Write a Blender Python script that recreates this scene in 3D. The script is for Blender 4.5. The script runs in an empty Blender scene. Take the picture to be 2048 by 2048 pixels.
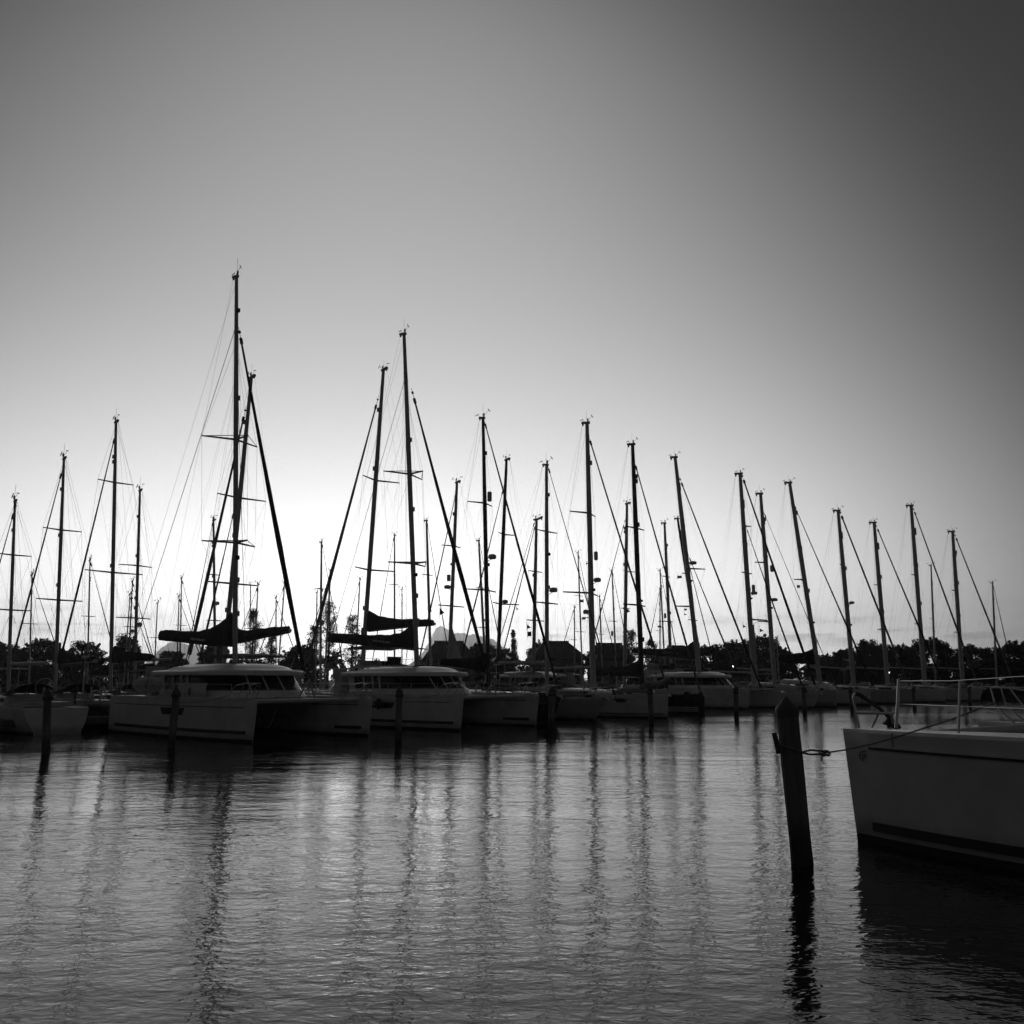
import bpy, math, random
import numpy as np
from mathutils import Vector, Matrix

random.seed(7)
rng = np.random.default_rng(11)
S = bpy.context.scene
COL = S.collection
R = math.radians

# ------------------------------------------------------------------ camera
F = 1800.0                    # focal length in pixels of a 2048 px wide frame
HOR = 1360.0                  # pixel row of the sea horizon
EYE = 2.58
TH = math.atan((HOR - 1024) / F)
CT, ST = math.cos(TH), math.sin(TH)


def ray(px, py):
    a, b = px - 1024, 1024 - py
    return Vector((a, F * CT - b * ST, F * ST + b * CT))


def at(px, py, Y):
    d = ray(px, py)
    t = Y / d.y
    return Vector((d.x * t, Y, EYE + d.z * t))


def ground(px, py, z=0.0):
    d = ray(px, py)
    t = (z - EYE) / d.z
    return Vector((d.x * t, d.y * t, z))


# ------------------------------------------------------------------ materials (a black and white scene: every colour is a grey)
MATS = {}


def mat(name, v, rough=0.5, metal=0.0, noise=0.0, scale=4.0, bump=0.0, bscale=20.0, spec=0.5, coat=0.0, stretch=(1, 1, 1), stain=None):
    m = bpy.data.materials.new(name)
    m.use_nodes = True
    nt = m.node_tree
    b = nt.nodes['Principled BSDF']
    b.inputs['Base Color'].default_value = (v, v, v, 1)
    b.inputs['Roughness'].default_value = rough
    b.inputs['Metallic'].default_value = metal
    b.inputs['Specular IOR Level'].default_value = spec
    if coat:
        b.inputs['Coat Weight'].default_value = coat
    tc = nt.nodes.new('ShaderNodeTexCoord')
    mp = nt.nodes.new('ShaderNodeMapping')
    mp.inputs['Scale'].default_value = stretch
    nt.links.new(tc.outputs['Object'], mp.inputs['Vector'])
    if noise:
        n = nt.nodes.new('ShaderNodeTexNoise')
        n.inputs['Scale'].default_value = scale
        n.inputs['Detail'].default_value = 6
        nt.links.new(mp.outputs['Vector'], n.inputs['Vector'])
        r = nt.nodes.new('ShaderNodeMapRange')
        r.inputs['From Min'].default_value = 0.3
        r.inputs['From Max'].default_value = 0.7
        r.inputs['To Min'].default_value = v * (1 - noise)
        r.inputs['To Max'].default_value = v * (1 + noise * 0.6)
        nt.links.new(n.outputs['Fac'], r.inputs['Value'])
        nt.links.new(r.outputs['Result'], b.inputs['Base Color'])
        r2 = nt.nodes.new('ShaderNodeMapRange')
        r2.inputs['To Min'].default_value = max(0.03, rough - 0.08)
        r2.inputs['To Max'].default_value = rough + 0.12
        nt.links.new(n.outputs['Fac'], r2.inputs['Value'])
        nt.links.new(r2.outputs['Result'], b.inputs['Roughness'])
    if bump:
        n = nt.nodes.new('ShaderNodeTexNoise')
        n.inputs['Scale'].default_value = bscale
        n.inputs['Detail'].default_value = 5
        nt.links.new(mp.outputs['Vector'], n.inputs['Vector'])
        u = nt.nodes.new('ShaderNodeBump')
        u.inputs['Strength'].default_value = 0.6
        u.inputs['Distance'].default_value = bump
        nt.links.new(n.outputs['Fac'], u.inputs['Height'])
        nt.links.new(u.outputs['Normal'], b.inputs['Normal'])
    if stain:
        # scum and weed line just above the water (local z = height above it)
        hh, dark = stain
        sx = nt.nodes.new('ShaderNodeSeparateXYZ')
        nt.links.new(tc.outputs['Object'], sx.inputs[0])
        n = nt.nodes.new('ShaderNodeTexNoise')
        n.inputs['Scale'].default_value = 3.0
        n.inputs['Detail'].default_value = 7
        nt.links.new(tc.outputs['Object'], n.inputs['Vector'])
        ma = nt.nodes.new('ShaderNodeMath')
        ma.operation = 'MULTIPLY_ADD'
        ma.inputs[1].default_value = hh * .9
        nt.links.new(n.outputs['Fac'], ma.inputs[0])
        ma.inputs[2].default_value = -hh * .45
        sb = nt.nodes.new('ShaderNodeMath')
        sb.operation = 'ADD'
        nt.links.new(sx.outputs['Z'], sb.inputs[0])
        nt.links.new(ma.outputs[0], sb.inputs[1])
        mr = nt.nodes.new('ShaderNodeMapRange')
        mr.inputs['From Min'].default_value = hh * .35
        mr.inputs['From Max'].default_value = hh * 1.1
        mr.inputs['To Min'].default_value = dark
        mr.inputs['To Max'].default_value = 1.0
        nt.links.new(sb.outputs[0], mr.inputs['Value'])
        mx = nt.nodes.new('ShaderNodeMix')
        mx.data_type = 'RGBA'
        mx.blend_type = 'MULTIPLY'
        mx.inputs['Factor'].default_value = 1.0
        src = b.inputs['Base Color'].links[0].from_socket if b.inputs['Base Color'].links else None
        if src:
            nt.links.new(src, mx.inputs['A'])
        else:
            mx.inputs['A'].default_value = (v, v, v, 1)
        nt.links.new(mr.outputs['Result'], mx.inputs['B'])
        nt.links.new(mx.outputs['Result'], b.inputs['Base Color'])
    MATS[name] = m
    return m


mat('gelcoat', 0.70, 0.30, noise=0.14, scale=1.3, spec=0.4, stain=(.42, .55))
mat('gelcoat_grey', 0.46, 0.32, noise=0.16, scale=1.5, spec=0.4, stain=(.42, .6))
mat('dark_hull', 0.025, 0.25, noise=0.25, scale=1.5)
mat('antifoul', 0.03, 0.7, noise=0.4, scale=5)
mat('stripe', 0.06, 0.4)
mat('white_stripe', 0.7, 0.4)
mat('groove', 0.05, 0.5)
mat('glass', 0.015, 0.08, spec=0.5)
mat('mast_alloy', 0.45, 0.45, metal=0.0, noise=0.15, scale=2)
mat('mast_grey', 0.5, 0.4, noise=0.12, scale=2)
mat('mast_black', 0.018, 0.4, noise=0.2, scale=3)
mat('wire', 0.12, 0.45)
mat('rope', 0.22, 0.9, bump=0.004, bscale=120)
mat('rope_dark', 0.07, 0.9, bump=0.004, bscale=120)
mat('steel', 0.6, 0.28, metal=0.9)
mat('plastic_dark', 0.03, 0.5)
mat('plastic_light', 0.55, 0.45)
mat('canvas_dark', 0.06, 0.85, noise=0.35, scale=4, bump=0.09, bscale=4)
mat('canvas_black', 0.015, 0.85, noise=0.3, scale=4, bump=0.09, bscale=4)
mat('canvas_light', 0.5, 0.85, noise=0.15, scale=4, bump=0.09, bscale=4)
mat('canvas_grey', 0.2, 0.85, noise=0.2, scale=4, bump=0.09, bscale=4)
mat('furled_dark', 0.03, 0.85, noise=0.3, scale=3, bump=0.02, bscale=9)
mat('furled_grey', 0.16, 0.85, noise=0.3, scale=3, bump=0.02, bscale=9)
mat('net', 0.05, 0.9)
mat('lettering', 0.85, 0.6)
mat('lettering_dark', 0.04, 0.5)
mat('pile_wood', 0.2, 0.85, noise=0.55, scale=5, bump=0.05, bscale=12, stretch=(1, 1, 0.10), stain=(.7, .35))
mat('pile_cap', 0.09, 0.55, noise=0.3, scale=6)
mat('dock_wood', 0.22, 0.8, noise=0.4, scale=4, stretch=(1, 6, 1), bump=0.01, bscale=20)
mat('leaf', 0.055, 0.6, noise=0.4, scale=0.8)
mat('leaf_pale', 0.075, 0.6, noise=0.4, scale=0.8)
mat('bark', 0.09, 0.9, noise=0.4, scale=6)
mat('thatch', 0.05, 0.95, noise=0.4, scale=3, bump=0.05, bscale=8)
mat('wall_paint', 0.14, 0.8, noise=0.2, scale=2)
mat('soil', 0.12, 0.95, noise=0.4, scale=0.2)
mat('rock', 0.12, 0.95, noise=0.4, scale=0.004)
mat('flag', 0.12, 0.8)
mat('flag_pale', 0.4, 0.8)


# sailcloth lets some light through
m_ = MATS['canvas_light']
t_ = m_.node_tree.nodes.new('ShaderNodeBsdfTranslucent')
t_.inputs['Color'].default_value = (.6, .6, .6, 1)
x_ = m_.node_tree.nodes.new('ShaderNodeMixShader')
x_.inputs['Fac'].default_value = .4
m_.node_tree.links.new(m_.node_tree.nodes['Principled BSDF'].outputs[0], x_.inputs[1])
m_.node_tree.links.new(t_.outputs[0], x_.inputs[2])
m_.node_tree.links.new(x_.outputs[0], m_.node_tree.nodes['Material Output'].inputs['Surface'])


def lamp_mat():
    m = bpy.data.materials.new('lamp_glow')
    m.use_nodes = True
    b = m.node_tree.nodes['Principled BSDF']
    b.inputs['Base Color'].default_value = (.8, .8, .8, 1)
    b.inputs['Emission Color'].default_value = (1, 1, 1, 1)
    b.inputs['Emission Strength'].default_value = 6
    MATS['lamp_glow'] = m


lamp_mat()


# ------------------------------------------------------------------ mesh helper
class MB:
    def __init__(self):
        self.v, self.f, self.m = [], [], []

    def add(self, vs, fs, mi=0):
        o = len(self.v)
        self.v += [tuple(p) for p in vs]
        self.f += [tuple(i + o for i in q) for q in fs]
        self.m += [mi] * len(fs)
        return self

    def box(self, c, s, rz=0.0, mi=0, ry=0.0, taper=1.0, shift=0.0):
        hx, hy, hz = s[0] / 2, s[1] / 2, s[2] / 2
        M = Matrix.Translation(c) @ Matrix.Rotation(rz, 4, 'Z') @ Matrix.Rotation(ry, 4, 'Y')
        vs = []
        for z, t, sh in ((-hz, 1.0, 0), (hz, taper, shift)):
            for x, y in ((-hx, -hy), (hx, -hy), (hx, hy), (-hx, hy)):
                vs.append(M @ Vector((x * t + sh, y * t, z)))
        return self.add(vs, [(3, 2, 1, 0), (4, 5, 6, 7), (0, 1, 5, 4), (1, 2, 6, 5), (2, 3, 7, 6), (3, 0, 4, 7)], mi)

    def tube(self, pts, r, n=6, mi=0, flat=1.0, up=None):
        """r: one radius or a list; flat squeezes one axis (oval spar)"""
        pts = [Vector(p) for p in pts]
        k = len(pts)
        rs = r if isinstance(r, (list, tuple)) else [r] * k
        vs, fs = [], []
        u = None
        for i in range(k):
            d = (pts[min(i + 1, k - 1)] - pts[max(i - 1, 0)])
            if d.length < 1e-9:
                d = Vector((0, 0, 1))
            d.normalize()
            if u is None:
                ref = Vector(up) if up else (Vector((1, 0, 0)) if abs(d.z) > 0.8 else Vector((0, 0, 1)))
                u = ref - d * ref.dot(d)
            else:
                u = u - d * u.dot(d)
            if u.length < 1e-6:
                u = d.orthogonal()
            u.normalize()
            w = d.cross(u)
            for j in range(n):
                a = 2 * math.pi * j / n
                vs.append(pts[i] + u * (math.cos(a) * rs[i]) + w * (math.sin(a) * rs[i] * flat))
        for i in range(k - 1):
            for j in range(n):
                a, b = i * n + j, i * n + (j + 1) % n
                fs.append((a, b, b + n, a + n))
        fs.append(tuple(range(n - 1, -1, -1)))
        fs.append(tuple((k - 1) * n + j for j in range(n)))
        return self.add(vs, fs, mi)

    def loft(self, rings, mi=0, closed=False, caps=True):
        n = len(rings[0])
        vs = [p for r_ in rings for p in r_]
        fs = []
        for i in range(len(rings) - 1):
            for j in range(n if closed else n - 1):
                a, b = i * n + j, i * n + (j + 1) % n
                fs.append((a, b, b + n, a + n))
        if caps:
            fs.append(tuple(range(n - 1, -1, -1)))
            fs.append(tuple((len(rings) - 1) * n + j for j in range(n)))
        return self.add(vs, fs, mi)

    def lathe(self, prof, c=(0, 0, 0), n=12, mi=0):
        rings = [[(c[0] + r * math.cos(2 * math.pi * j / n), c[1] + r * math.sin(2 * math.pi * j / n), c[2] + z) for j in range(n)] for r, z in prof]
        return self.loft(rings, mi, closed=True)

    def build(self, name, mats, parent=None, smooth=True):
        me = bpy.data.meshes.new(name)
        me.from_pydata(self.v, [], self.f)
        for m in (mats if isinstance(mats, (list, tuple)) else [mats]):
            me.materials.append(MATS[m])
        if len(me.materials) > 1:
            me.polygons.foreach_set('material_index', self.m)
        if smooth:
            me.polygons.foreach_set('use_smooth', [True] * len(me.polygons))
            me.set_sharp_from_angle(angle=R(38))
        me.update()
        o = bpy.data.objects.new(name, me)
        COL.objects.link(o)
        if parent is not None:
            o.parent = parent
        return o


def tag(o, label=None, cat=None, group=None, kind=None):
    if label:
        o['label'] = label
    if cat:
        o['category'] = cat
    if group:
        o['group'] = group
    if kind:
        o['kind'] = kind
    return o


def empty(name, loc, rz=0.0):
    o = bpy.data.objects.new(name, None)
    o.empty_display_size = 0.3
    o.location = loc
    o.rotation_euler = (0, 0, rz)
    COL.objects.link(o)
    return o


def lerp(a, b, t):
    return a + (b - a) * t


def lettering(txt, size, origin, xdir, updir, m, parent, name='lettering', align='LEFT', depth=0.004, sx=1.0):
    cu = bpy.data.curves.new(name, 'FONT')
    cu.body = txt
    cu.size = size
    cu.extrude = depth
    cu.align_x = align
    cu.resolution_u = 3
    tmp = bpy.data.objects.new(name, cu)
    COL.objects.link(tmp)
    dg = bpy.context.evaluated_depsgraph_get()
    dg.update()
    me = bpy.data.meshes.new_from_object(tmp.evaluated_get(dg))
    bpy.data.objects.remove(tmp)
    me.materials.clear()
    me.materials.append(MATS[m])
    X = Vector(xdir).normalized()
    U = Vector(updir)
    U = (U - X * U.dot(X)).normalized()
    N = X.cross(U)
    M = Matrix((X * sx, U, N)).transposed().to_4x4()
    M.translation = Vector(origin)
    me.transform(M)
    me.name = name
    o = bpy.data.objects.new(name, me)
    COL.objects.link(o)
    o.parent = parent
    return o


# ------------------------------------------------------------------ boats
HEAD = 42.0        # degrees the moored rows are turned towards the viewer


class Boat:
    """local frame: x to the bow, y to port, z up; the centre plane holds mast, boom and stays"""

    def __init__(s, kind, label, cat, group, ang, anchor):
        s.H = Vector((math.cos(R(ang)), math.sin(R(ang)), 0))
        s.T = Vector((-s.H.y, s.H.x, 0))
        s.O = Vector((anchor[0], anchor[1], 0))
        s.root = empty(kind, s.O, R(ang))
        tag(s.root, label, cat, group)

    def loc(s, w):
        d = Vector(w) - s.O
        return Vector((d.dot(s.H), d.dot(s.T), w[2]))

    def wor(s, l):
        return s.O + s.H * l[0] + s.T * l[1] + Vector((0, 0, l[2]))

    def pp(s, px, py, y=0.0):
        """pixel -> local point in the vertical plane at lateral offset y"""
        d = ray(px, py)
        c = Vector((0, 0, EYE))
        o = s.O + s.T * y
        t = (o - c).dot(s.T) / d.dot(s.T)
        return s.loc(c + d * t)

    def m_per_px(s, l):
        w = s.wor(l) - Vector((0, 0, EYE))
        return (w.y * CT + w.z * ST) / F


def hull(b, bow, L, B, zf, zs, rake=0.2, oy=0.0, mats=('gelcoat', 'antifoul'), fine=2.0, tr=0.9, name='hull', wl=0.8, sternrake=0.4, entry=0.5, boot=0.1):
    """bow: local x of the stem at deck level.  Returns (object, side(x, z) -> half beam)"""
    mb = MB()
    lv = [-0.35, -0.1, boot, 0.35, 0.62, 0.84, 0.97, 1.0]
    N = 18

    def half(s):
        e = 1 - (1 - min(s / entry, 1.0)) ** fine
        aft = 1 - (1 - tr) * max(0, (s - entry) / (1 - entry)) ** 1.6
        return max(0.025, B * e * aft)

    def deck(s):
        return zf + (zs - zf) * (1 - (1 - s) ** 1.5)

    def shape(k, s):
        # how far out the section stands at level k (0 water .. 1 deck)
        base = lerp(wl * 0.9, wl, min(1, s * 2))
        k = max(0, k)
        return base + (1 - base) * (k ** 0.7)

    rings = []
    for i in range(N + 1):
        s = (i / N) ** 1.35
        bd, zd = half(s), deck(s)
        side = []
        for k in lv:
            if k <= boot:
                z = k if k < 0 else 0.12
                kk = 0.0
            else:
                z = 0.12 + (zd - 0.12) * k
                kk = k
            y = bd * shape(kk, s) * (0.85 if k < -0.2 else 1)
            if k == 1.0:
                y -= min(0.05, bd * 0.6)
            x = bow - s * L - rake * (1 - max(z, -0.1) / zf) * (1 - s) ** 4 + sternrake * (1 - max(z, 0) / zs) * (-1 if sternrake < 0 else 1) * 0 - (sternrake * (1 - max(z, 0) / zs) if i == N else 0)
            side.append((x, y, z))
        ring = [(x, oy - y, z) for x, y, z in side] + [(x, oy + y, z) for x, y, z in reversed(side)]
        rings.append(ring)
    n = len(rings[0])
    vs = [p for r_ in rings for p in r_]
    for (fs, mi) in ((0, 0),):
        pass
    F0, F1 = [], []
    for i in range(N):
        for j in range(n):
            a, c = i * n + j, i * n + (j + 1) % n
            q = (a, a + n, c + n, c)
            jj = min(j, n - 2 - j)
            (F1 if (jj < 2 or j == n - 1) else F0).append(q)
    F0.append(tuple(range(n)))
    F0.append(tuple(N * n + j for j in range(n - 1, -1, -1)))
    o = len(mb.v)
    mb.add(vs, F0, 0)
    mb.f += [tuple(q) for q in F1]
    mb.m += [1] * len(F1)
    ob = mb.build(name, list(mats), b.root)

    def side(x, z):
        s = min(1, max(0, (bow - x) / L))
        zd = deck(s)
        k = (z - 0.12) / (zd - 0.12)
        return half(s) * shape(min(1, max(0, k)), s)
    return ob, side


def hull_strip(b, side, sgn, oy, x0, x1, z0, z1, m, name, parent, out=0.012, n=14, rake=0.0):
    mb = MB()
    a, c = [], []
    for i in range(n + 1):
        x = lerp(x0, x1, i / n)
        for z, l in ((z0, a), (z1, c)):
            xx = x + rake * (z - z0)
            l.append((xx, oy + sgn * (side(xx, z) + out), z))
    inner = [(p[0], p[1] - sgn * 0.03, p[2]) for p in a], [(p[0], p[1] - sgn * 0.03, p[2]) for p in c]
    rings = [[a[i], c[i], inner[1][i], inner[0][i]] for i in range(n + 1)]
    mb.loft(rings, closed=True)
    return mb.build(name, m, parent)


def wire(b, pts, r, m='wire', name='shroud', parent=None, n=4):
    return MB().tube(pts, r, n).build(name, m, parent or b.root)


def sag(a, c, d, n=8):
    a, c = Vector(a), Vector(c)
    return [a.lerp(c, i / n) - Vector((0, 0, d * 4 * (i / n) * (1 - i / n))) for i in range(n + 1)]


def dome_radar(mb_name, b, p, r, parent, fwd=1):
    mb = MB()
    r *= 1.15
    c = (p[0] + fwd * (r + 0.32), p[1], p[2])
    mb.lathe([(r * 0.75, -0.15), (r, -0.09), (r, 0.05), (r * 0.85, 0.13), (r * 0.4, 0.17), (0.01, 0.18)], c, 14)
    mb.tube([p, (c[0], p[1], p[2] - 0.12)], 0.035, 6)
    mb.tube([(p[0], p[1], p[2] - 0.35), (c[0], p[1], p[2] - 0.12)], 0.025, 6)
    return mb.build(mb_name, 'plastic_light', parent)


def rig(b, mast, w, zb, m='mast_alloy', sp=(), tri=False, stays=(), boom=None, cover=None, covm='canvas_dark', dome=(), refl=(), vane=True,
        ant=0.9, beam=2.0, aft=-0.6, stern=None, hounds=0.86, back=2, lazy=True, crane=1, boomr=0.09, wr=0.007, lights=(), pole=None, radius_top=0.85, zdeck=1.5, flare=0.0):
    """all pixel rows and columns are read in the boat's own centre plane"""
    xt, yt, xb, yb = mast
    top = b.pp(xt, yt)
    low = b.pp(xb, yb)
    ax = (low - top)
    base = top + ax * ((zb - top.z) / ax.z)
    rad = w * b.m_per_px(low) / 2 * 1.27
    N = 6
    mast_mb = MB()
    pts = [base.lerp(top, i / N) for i in range(N + 1)]
    rr = [rad * (1.0 if i < N - 1 else lerp(1, radius_top, i - N + 2)) for i in range(N + 1)]
    mast_mb.tube(pts, rr, 10, flat=0.78, up=(1, 0, 0))
    # masthead crane and sheave box
    cl = max(0.2, rad * 1.9) * crane
    mast_mb.box((top.x - cl * 0.55, 0, top.z - 0.03), (cl * 1.3, rad * 0.9, rad * 0.8), ry=0.16 * crane)
    mast_mb.box((top.x + cl * 0.3, 0, top.z - 0.08), (cl * 0.55, rad * 0.8, rad * 0.9))
    mast_mb.box((top.x - cl * 1.0, 0, top.z - rad * .55), (cl * 0.25, rad * 0.5, rad * 1.1))
    # tangs, cleats and halyard exits
    for k in (0.12, 0.13, 0.2, hounds, hounds - 0.02, 0.45, 0.66):
        p = base.lerp(top, k)
        mast_mb.box((p.x + rad * 0.9, random.choice((-1, 1)) * rad * 0.5, p.z), (rad * 0.7, rad * 0.7, rad * 1.6))
    mo = mast_mb.build('mast', m, b.root)
    P = lambda k: base.lerp(top, k)
    kz = lambda z: (z - base.z) / (top.z - base.z)
    # spreaders
    tips = []
    for (yh, dl, dr) in sp:
        dy = (yh - yt) / (yb - yt)
        hub = b.pp(lerp(xt, xb, dy), yh)
        mpp = b.m_per_px(hub)
        hx, tx = abs(b.H.x), abs(b.T.x)
        ln = (dl + dr) / 2 * mpp / tx
        sw = (dl - dr) / 2 * mpp / hx * (1 if b.H.x > 0 else -1)
        pair = []
        for sg in (1, -1):
            tip = Vector((hub.x - sw, sg * ln, hub.z))
            MB().tube([hub, tip], [rad * 0.32 + 0.012, rad * 0.18 + 0.008], 6, flat=0.6).build('spreader', m, mo)
            pair.append(tip)
        if tri:
            tip = Vector((hub.x + ln * 0.75, 0, hub.z))
            MB().tube([hub, tip], [rad * 0.34 + 0.012, rad * 0.3], 6).build('spreader', m, mo)
            for q in pair:
                wire(b, [q, tip], 0.022, 'mast_alloy', 'strut', mo)
            pair.append(tip)
        tips.append(pair)
    tips.sort(key=lambda q: -q[0].z)
    # shrouds
    hp = P(hounds)
    for sg in (0, 1):
        foot = Vector((base.x + aft, (beam if sg == 0 else -beam), zdeck))
        if tri:
            wire(b, [hp, foot], wr * 1.9)
            wire(b, [P(hounds - 0.05)] + [t[sg] for t in tips] + [P(0.1)], wr * 0.8)
            wire(b, [P(0.985), foot + Vector((-0.8, 0, 0))], wr * 0.7)
        else:
            wire(b, [P(0.985)] + [t[sg] for t in tips] + [foot], wr)
            if len(tips) > 1:
                wire(b, [tips[0][sg], P(kz(tips[1][sg].z))], wr * 0.7)
            k = kz(tips[-1][sg].z) if tips else 0.5
            wire(b, [P(k - 0.01), foot + Vector((0.45, 0, 0))], wr * 0.8)
            wire(b, [P(k - 0.01), foot + Vector((-0.55, 0, 0))], wr * 0.8)
    if tri:
        wire(b, [P(hounds - 0.05)] + [t[2] for t in tips] + [P(0.15)], wr * 0.8)
    # halyards led along the mast
    for k, off in ((0.97, 0.16), (0.85, -0.2)):
        wire(b, [P(k) + Vector((-rad * 1.2, off * .3, 0)), P(0.08) + Vector((-rad * 1.4, off, 0))], wr * 0.6, 'rope_dark', 'halyard')
    wire(b, [P(hounds) + Vector((rad * 1.1, 0, 0)), P(0.05) + Vector((0.9, 0.2, 0))], wr * 0.6, 'rope_dark', 'halyard')
    # backstays
    if stern is not None and back:
        for sg in ((1, -1) if back == 2 else (0,)):
            wire(b, [top + Vector((-cl, 0, 0)), Vector((stern + 0.3, sg * beam * 0.7, zdeck + 0.1))], wr * 0.8, name='backstay')
    # furled headsails
    for (x0, y0, x1, y1, w0, w1, fm, *wm) in stays:
        a, c = b.pp(x0, y0), b.pp(x1, y1)
        r0, r1 = w0 * b.m_per_px(a) * .62, w1 * b.m_per_px(c) * .62
        rm = (wm[0] if wm else 0.62 * (w0 + w1) + .3) * b.m_per_px(c) * .62
        mb = MB()
        n = 18
        pts, rr = [], []
        for i in range(n + 1):
            t = i / n
            pts.append(a.lerp(c, t) + Vector((0, 0, -0.10 * math.sin(math.pi * t))))
            q = lerp(r0, rm, t / .68) if t < .68 else lerp(rm, r1, (t - .68) / .32)
            rr.append(q * (1 + 0.06 * math.sin(i * 2.3)))
        mb.tube(pts, rr, 7)
        d = (c - a).normalized()
        fo = mb.build('furled_sail', fm, b.root)
        h = MB().tube([a, a - d * 0.9], [0.02, 0.014], 5)
        h.tube([a - d * 0.1, a + d * 0.25], max(0.06, r0 * 1.8), 7)
        h.tube([a - d * 0.62, a - d * 0.5], max(0.05, r0 * 1.5), 7)
        h.build('furler_swivel', 'plastic_dark', fo)
        MB().tube([c - d * 0.2, c - d * 0.05, c + d * 0.12], [0.05, 0.12, 0.12], 8).tube([c, c + d * 0.45], 0.03, 5).build('furler_drum', 'plastic_dark', fo)
    # boom
    if boom:
        a, c = b.pp(*boom[0]), b.pp(*boom[1])
        bm = MB().tube([a, c], [boomr, boomr * 0.9], 10, flat=1.0).build('boom', 'mast_grey' if m != 'mast_black' else m, b.root)
        MB().tube([c, c + (c - a).normalized() * 0.12], boomr * 1.12, 8).build('boom_end', 'plastic_light', bm)
        if cover:
            rings = []
            cov = []
            for (q0, q1) in zip(cover, cover[1:]):
                cov += [tuple(lerp(q0[i], q1[i], t) for i in range(3)) for t in (0, .33, .66)]
            cov.append(cover[-1])
            for (x, y0, y1) in cov:
                t_, u_ = b.pp(x, y0), b.pp(x, y1)
                h = t_.z - u_.z
                wd = 0.10 + 0.16 * min(1, h / 0.9)
                j = random.uniform(-0.03, 0.03)
                t_.z += random.uniform(-.025, .025)
                rings.append([(u_.x, -wd * .8, u_.z), (u_.x, -wd + j, u_.z + h * .35), (t_.x, -wd * .55, u_.z + h * .8 + j), (t_.x, 0, t_.z), (t_.x, wd * .55, u_.z + h * .8), (u_.x, wd, u_.z + h * .35), (u_.x, wd * .8, u_.z)])
            MB().loft(rings, closed=True).build('sail_cover', covm, b.root)
        if lazy:
            for k, q in ((0.72, 0.85), (0.72, 0.45), (0.55, 0.65)):
                for sg in (1, -1):
                    wire(b, [P(k), a.lerp(c, q) + Vector((0, sg * 0.18, 0.1))], wr * 0.45, 'rope_dark', 'lazy_jack')
        wire(b, [top + Vector((-cl, 0, 0)), c], wr * 0.6, 'rope_dark', 'topping_lift')
        mid = a.lerp(c, 0.72)
        wire(b, [mid, Vector((mid.x + 0.3, 0, zdeck + 0.5))], 0.014, 'rope_dark', 'mainsheet')
    # instruments
    if ant:
        wire(b, [top + Vector((-cl * .2, 0.05, 0)), top + Vector((-cl * .2, 0.05, ant))], 0.009, 'plastic_dark', 'antenna', mo)
    if vane:
        k_ = random.uniform(.8, 1.25)
        v = MB()
        v.tube([top + Vector((0, -0.05, 0)), top + Vector((0.5 * k_, -0.05, 0.36))], 0.012, 4)
        v.tube([top + Vector((0.42 * k_, -0.05, 0.47)), top + Vector((0.5 * k_, -0.05, 0.36)), top + Vector((0.6 * k_, -0.05, 0.24))], 0.03, 4)
        v.build('wind_vane', 'plastic_dark', mo)
        v = MB()
        v.tube([top + Vector((-.15, 0.1, 0)), top + Vector((-0.55 * k_, 0.1, 0.30))], 0.012, 4)
        v.tube([top + Vector((-.72 * k_, 0.1, 0.26)), top + Vector((-0.42 * k_, 0.1, 0.33))], 0.026, 4)
        v.build('anemometer', 'plastic_dark', mo)
        MB().lathe([(0.035, 0), (0.055, 0.05), (0.055, 0.2), (0.01, 0.25)], (top.x + 0.05, 0.04, top.z + rad * .3), 8).build('masthead_light', 'plastic_dark', mo)
    for (x, y, wpx) in dome:
        k = (y - yt) / (yb - yt)
        hub = b.pp(lerp(xt, xb, k), y)
        fwd = 1 if (x - lerp(xt, xb, k)) * b.H.x > 0 else -1
        dome_radar('radar_dome', b, hub, wpx * b.m_per_px(hub) / 2 * 1.0, mo, fwd)
    for (x, y, wpx, hpx) in refl:
        k = (y - yt) / (yb - yt)
        hub = b.pp(lerp(xt, xb, k), y)
        s_ = b.m_per_px(hub)
        fwd = 1 if (x - lerp(xt, xb, k)) * b.H.x > 0 else -1
        rr = wpx * s_ / 2 * 1.3
        hh = hpx * s_ / 2 * 1.1
        MB().lathe([(rr * .6, -hh), (rr, -hh * .85), (rr, hh * .85), (rr * .6, hh)], (hub.x + fwd * (rad + rr + .03) / abs(b.H.x), 0, hub.z), 10).build('radar_reflector', 'plastic_light', mo)
    for (x, y) in lights:
        k = (y - yt) / (yb - yt)
        hub = b.pp(lerp(xt, xb, k), y)
        MB().box((hub.x + rad + .06, 0, hub.z), (0.16, 0.14, 0.2)).build('deck_light', 'plastic_dark', mo)
    return dict(top=top, base=base, rad=rad, mast=mo, P=P)


def pulpit(b, x, y, z, flip=1, parent=None, s=1.0):
    mb = MB()
    for sg in (1, -1):
        w = 0.30 * sg
        mb.tube([(x - 1.5 * s, y + w * 1.3, z), (x - 1.35 * s, y + w * 1.3, z + .35), (x - 1.0 * s, y + w * 1.2, z + .58), (x - .4 * s, y + w, z + .66), (x - 0.05, y + w * .7, z + .66), (x - .12, y + w * .7, z + .3), (x - .45, y + w * .8, z)], 0.018, 6)
        mb.tube([(x - 1.1 * s, y + w * 1.25, z + .30), (x - .12, y + w * .75, z + .30)], 0.014, 6)
        mb.tube([(x - .9 * s, y + w * 1.1, z), (x - .45 * s, y + w, z + .66)], 0.014, 6)
    mb.tube([(x - .05, y - .21, z + .66), (x - .05, y + .21, z + .66)], 0.018, 6)
    return mb.build('pulpit', 'steel', parent or b.root)


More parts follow.
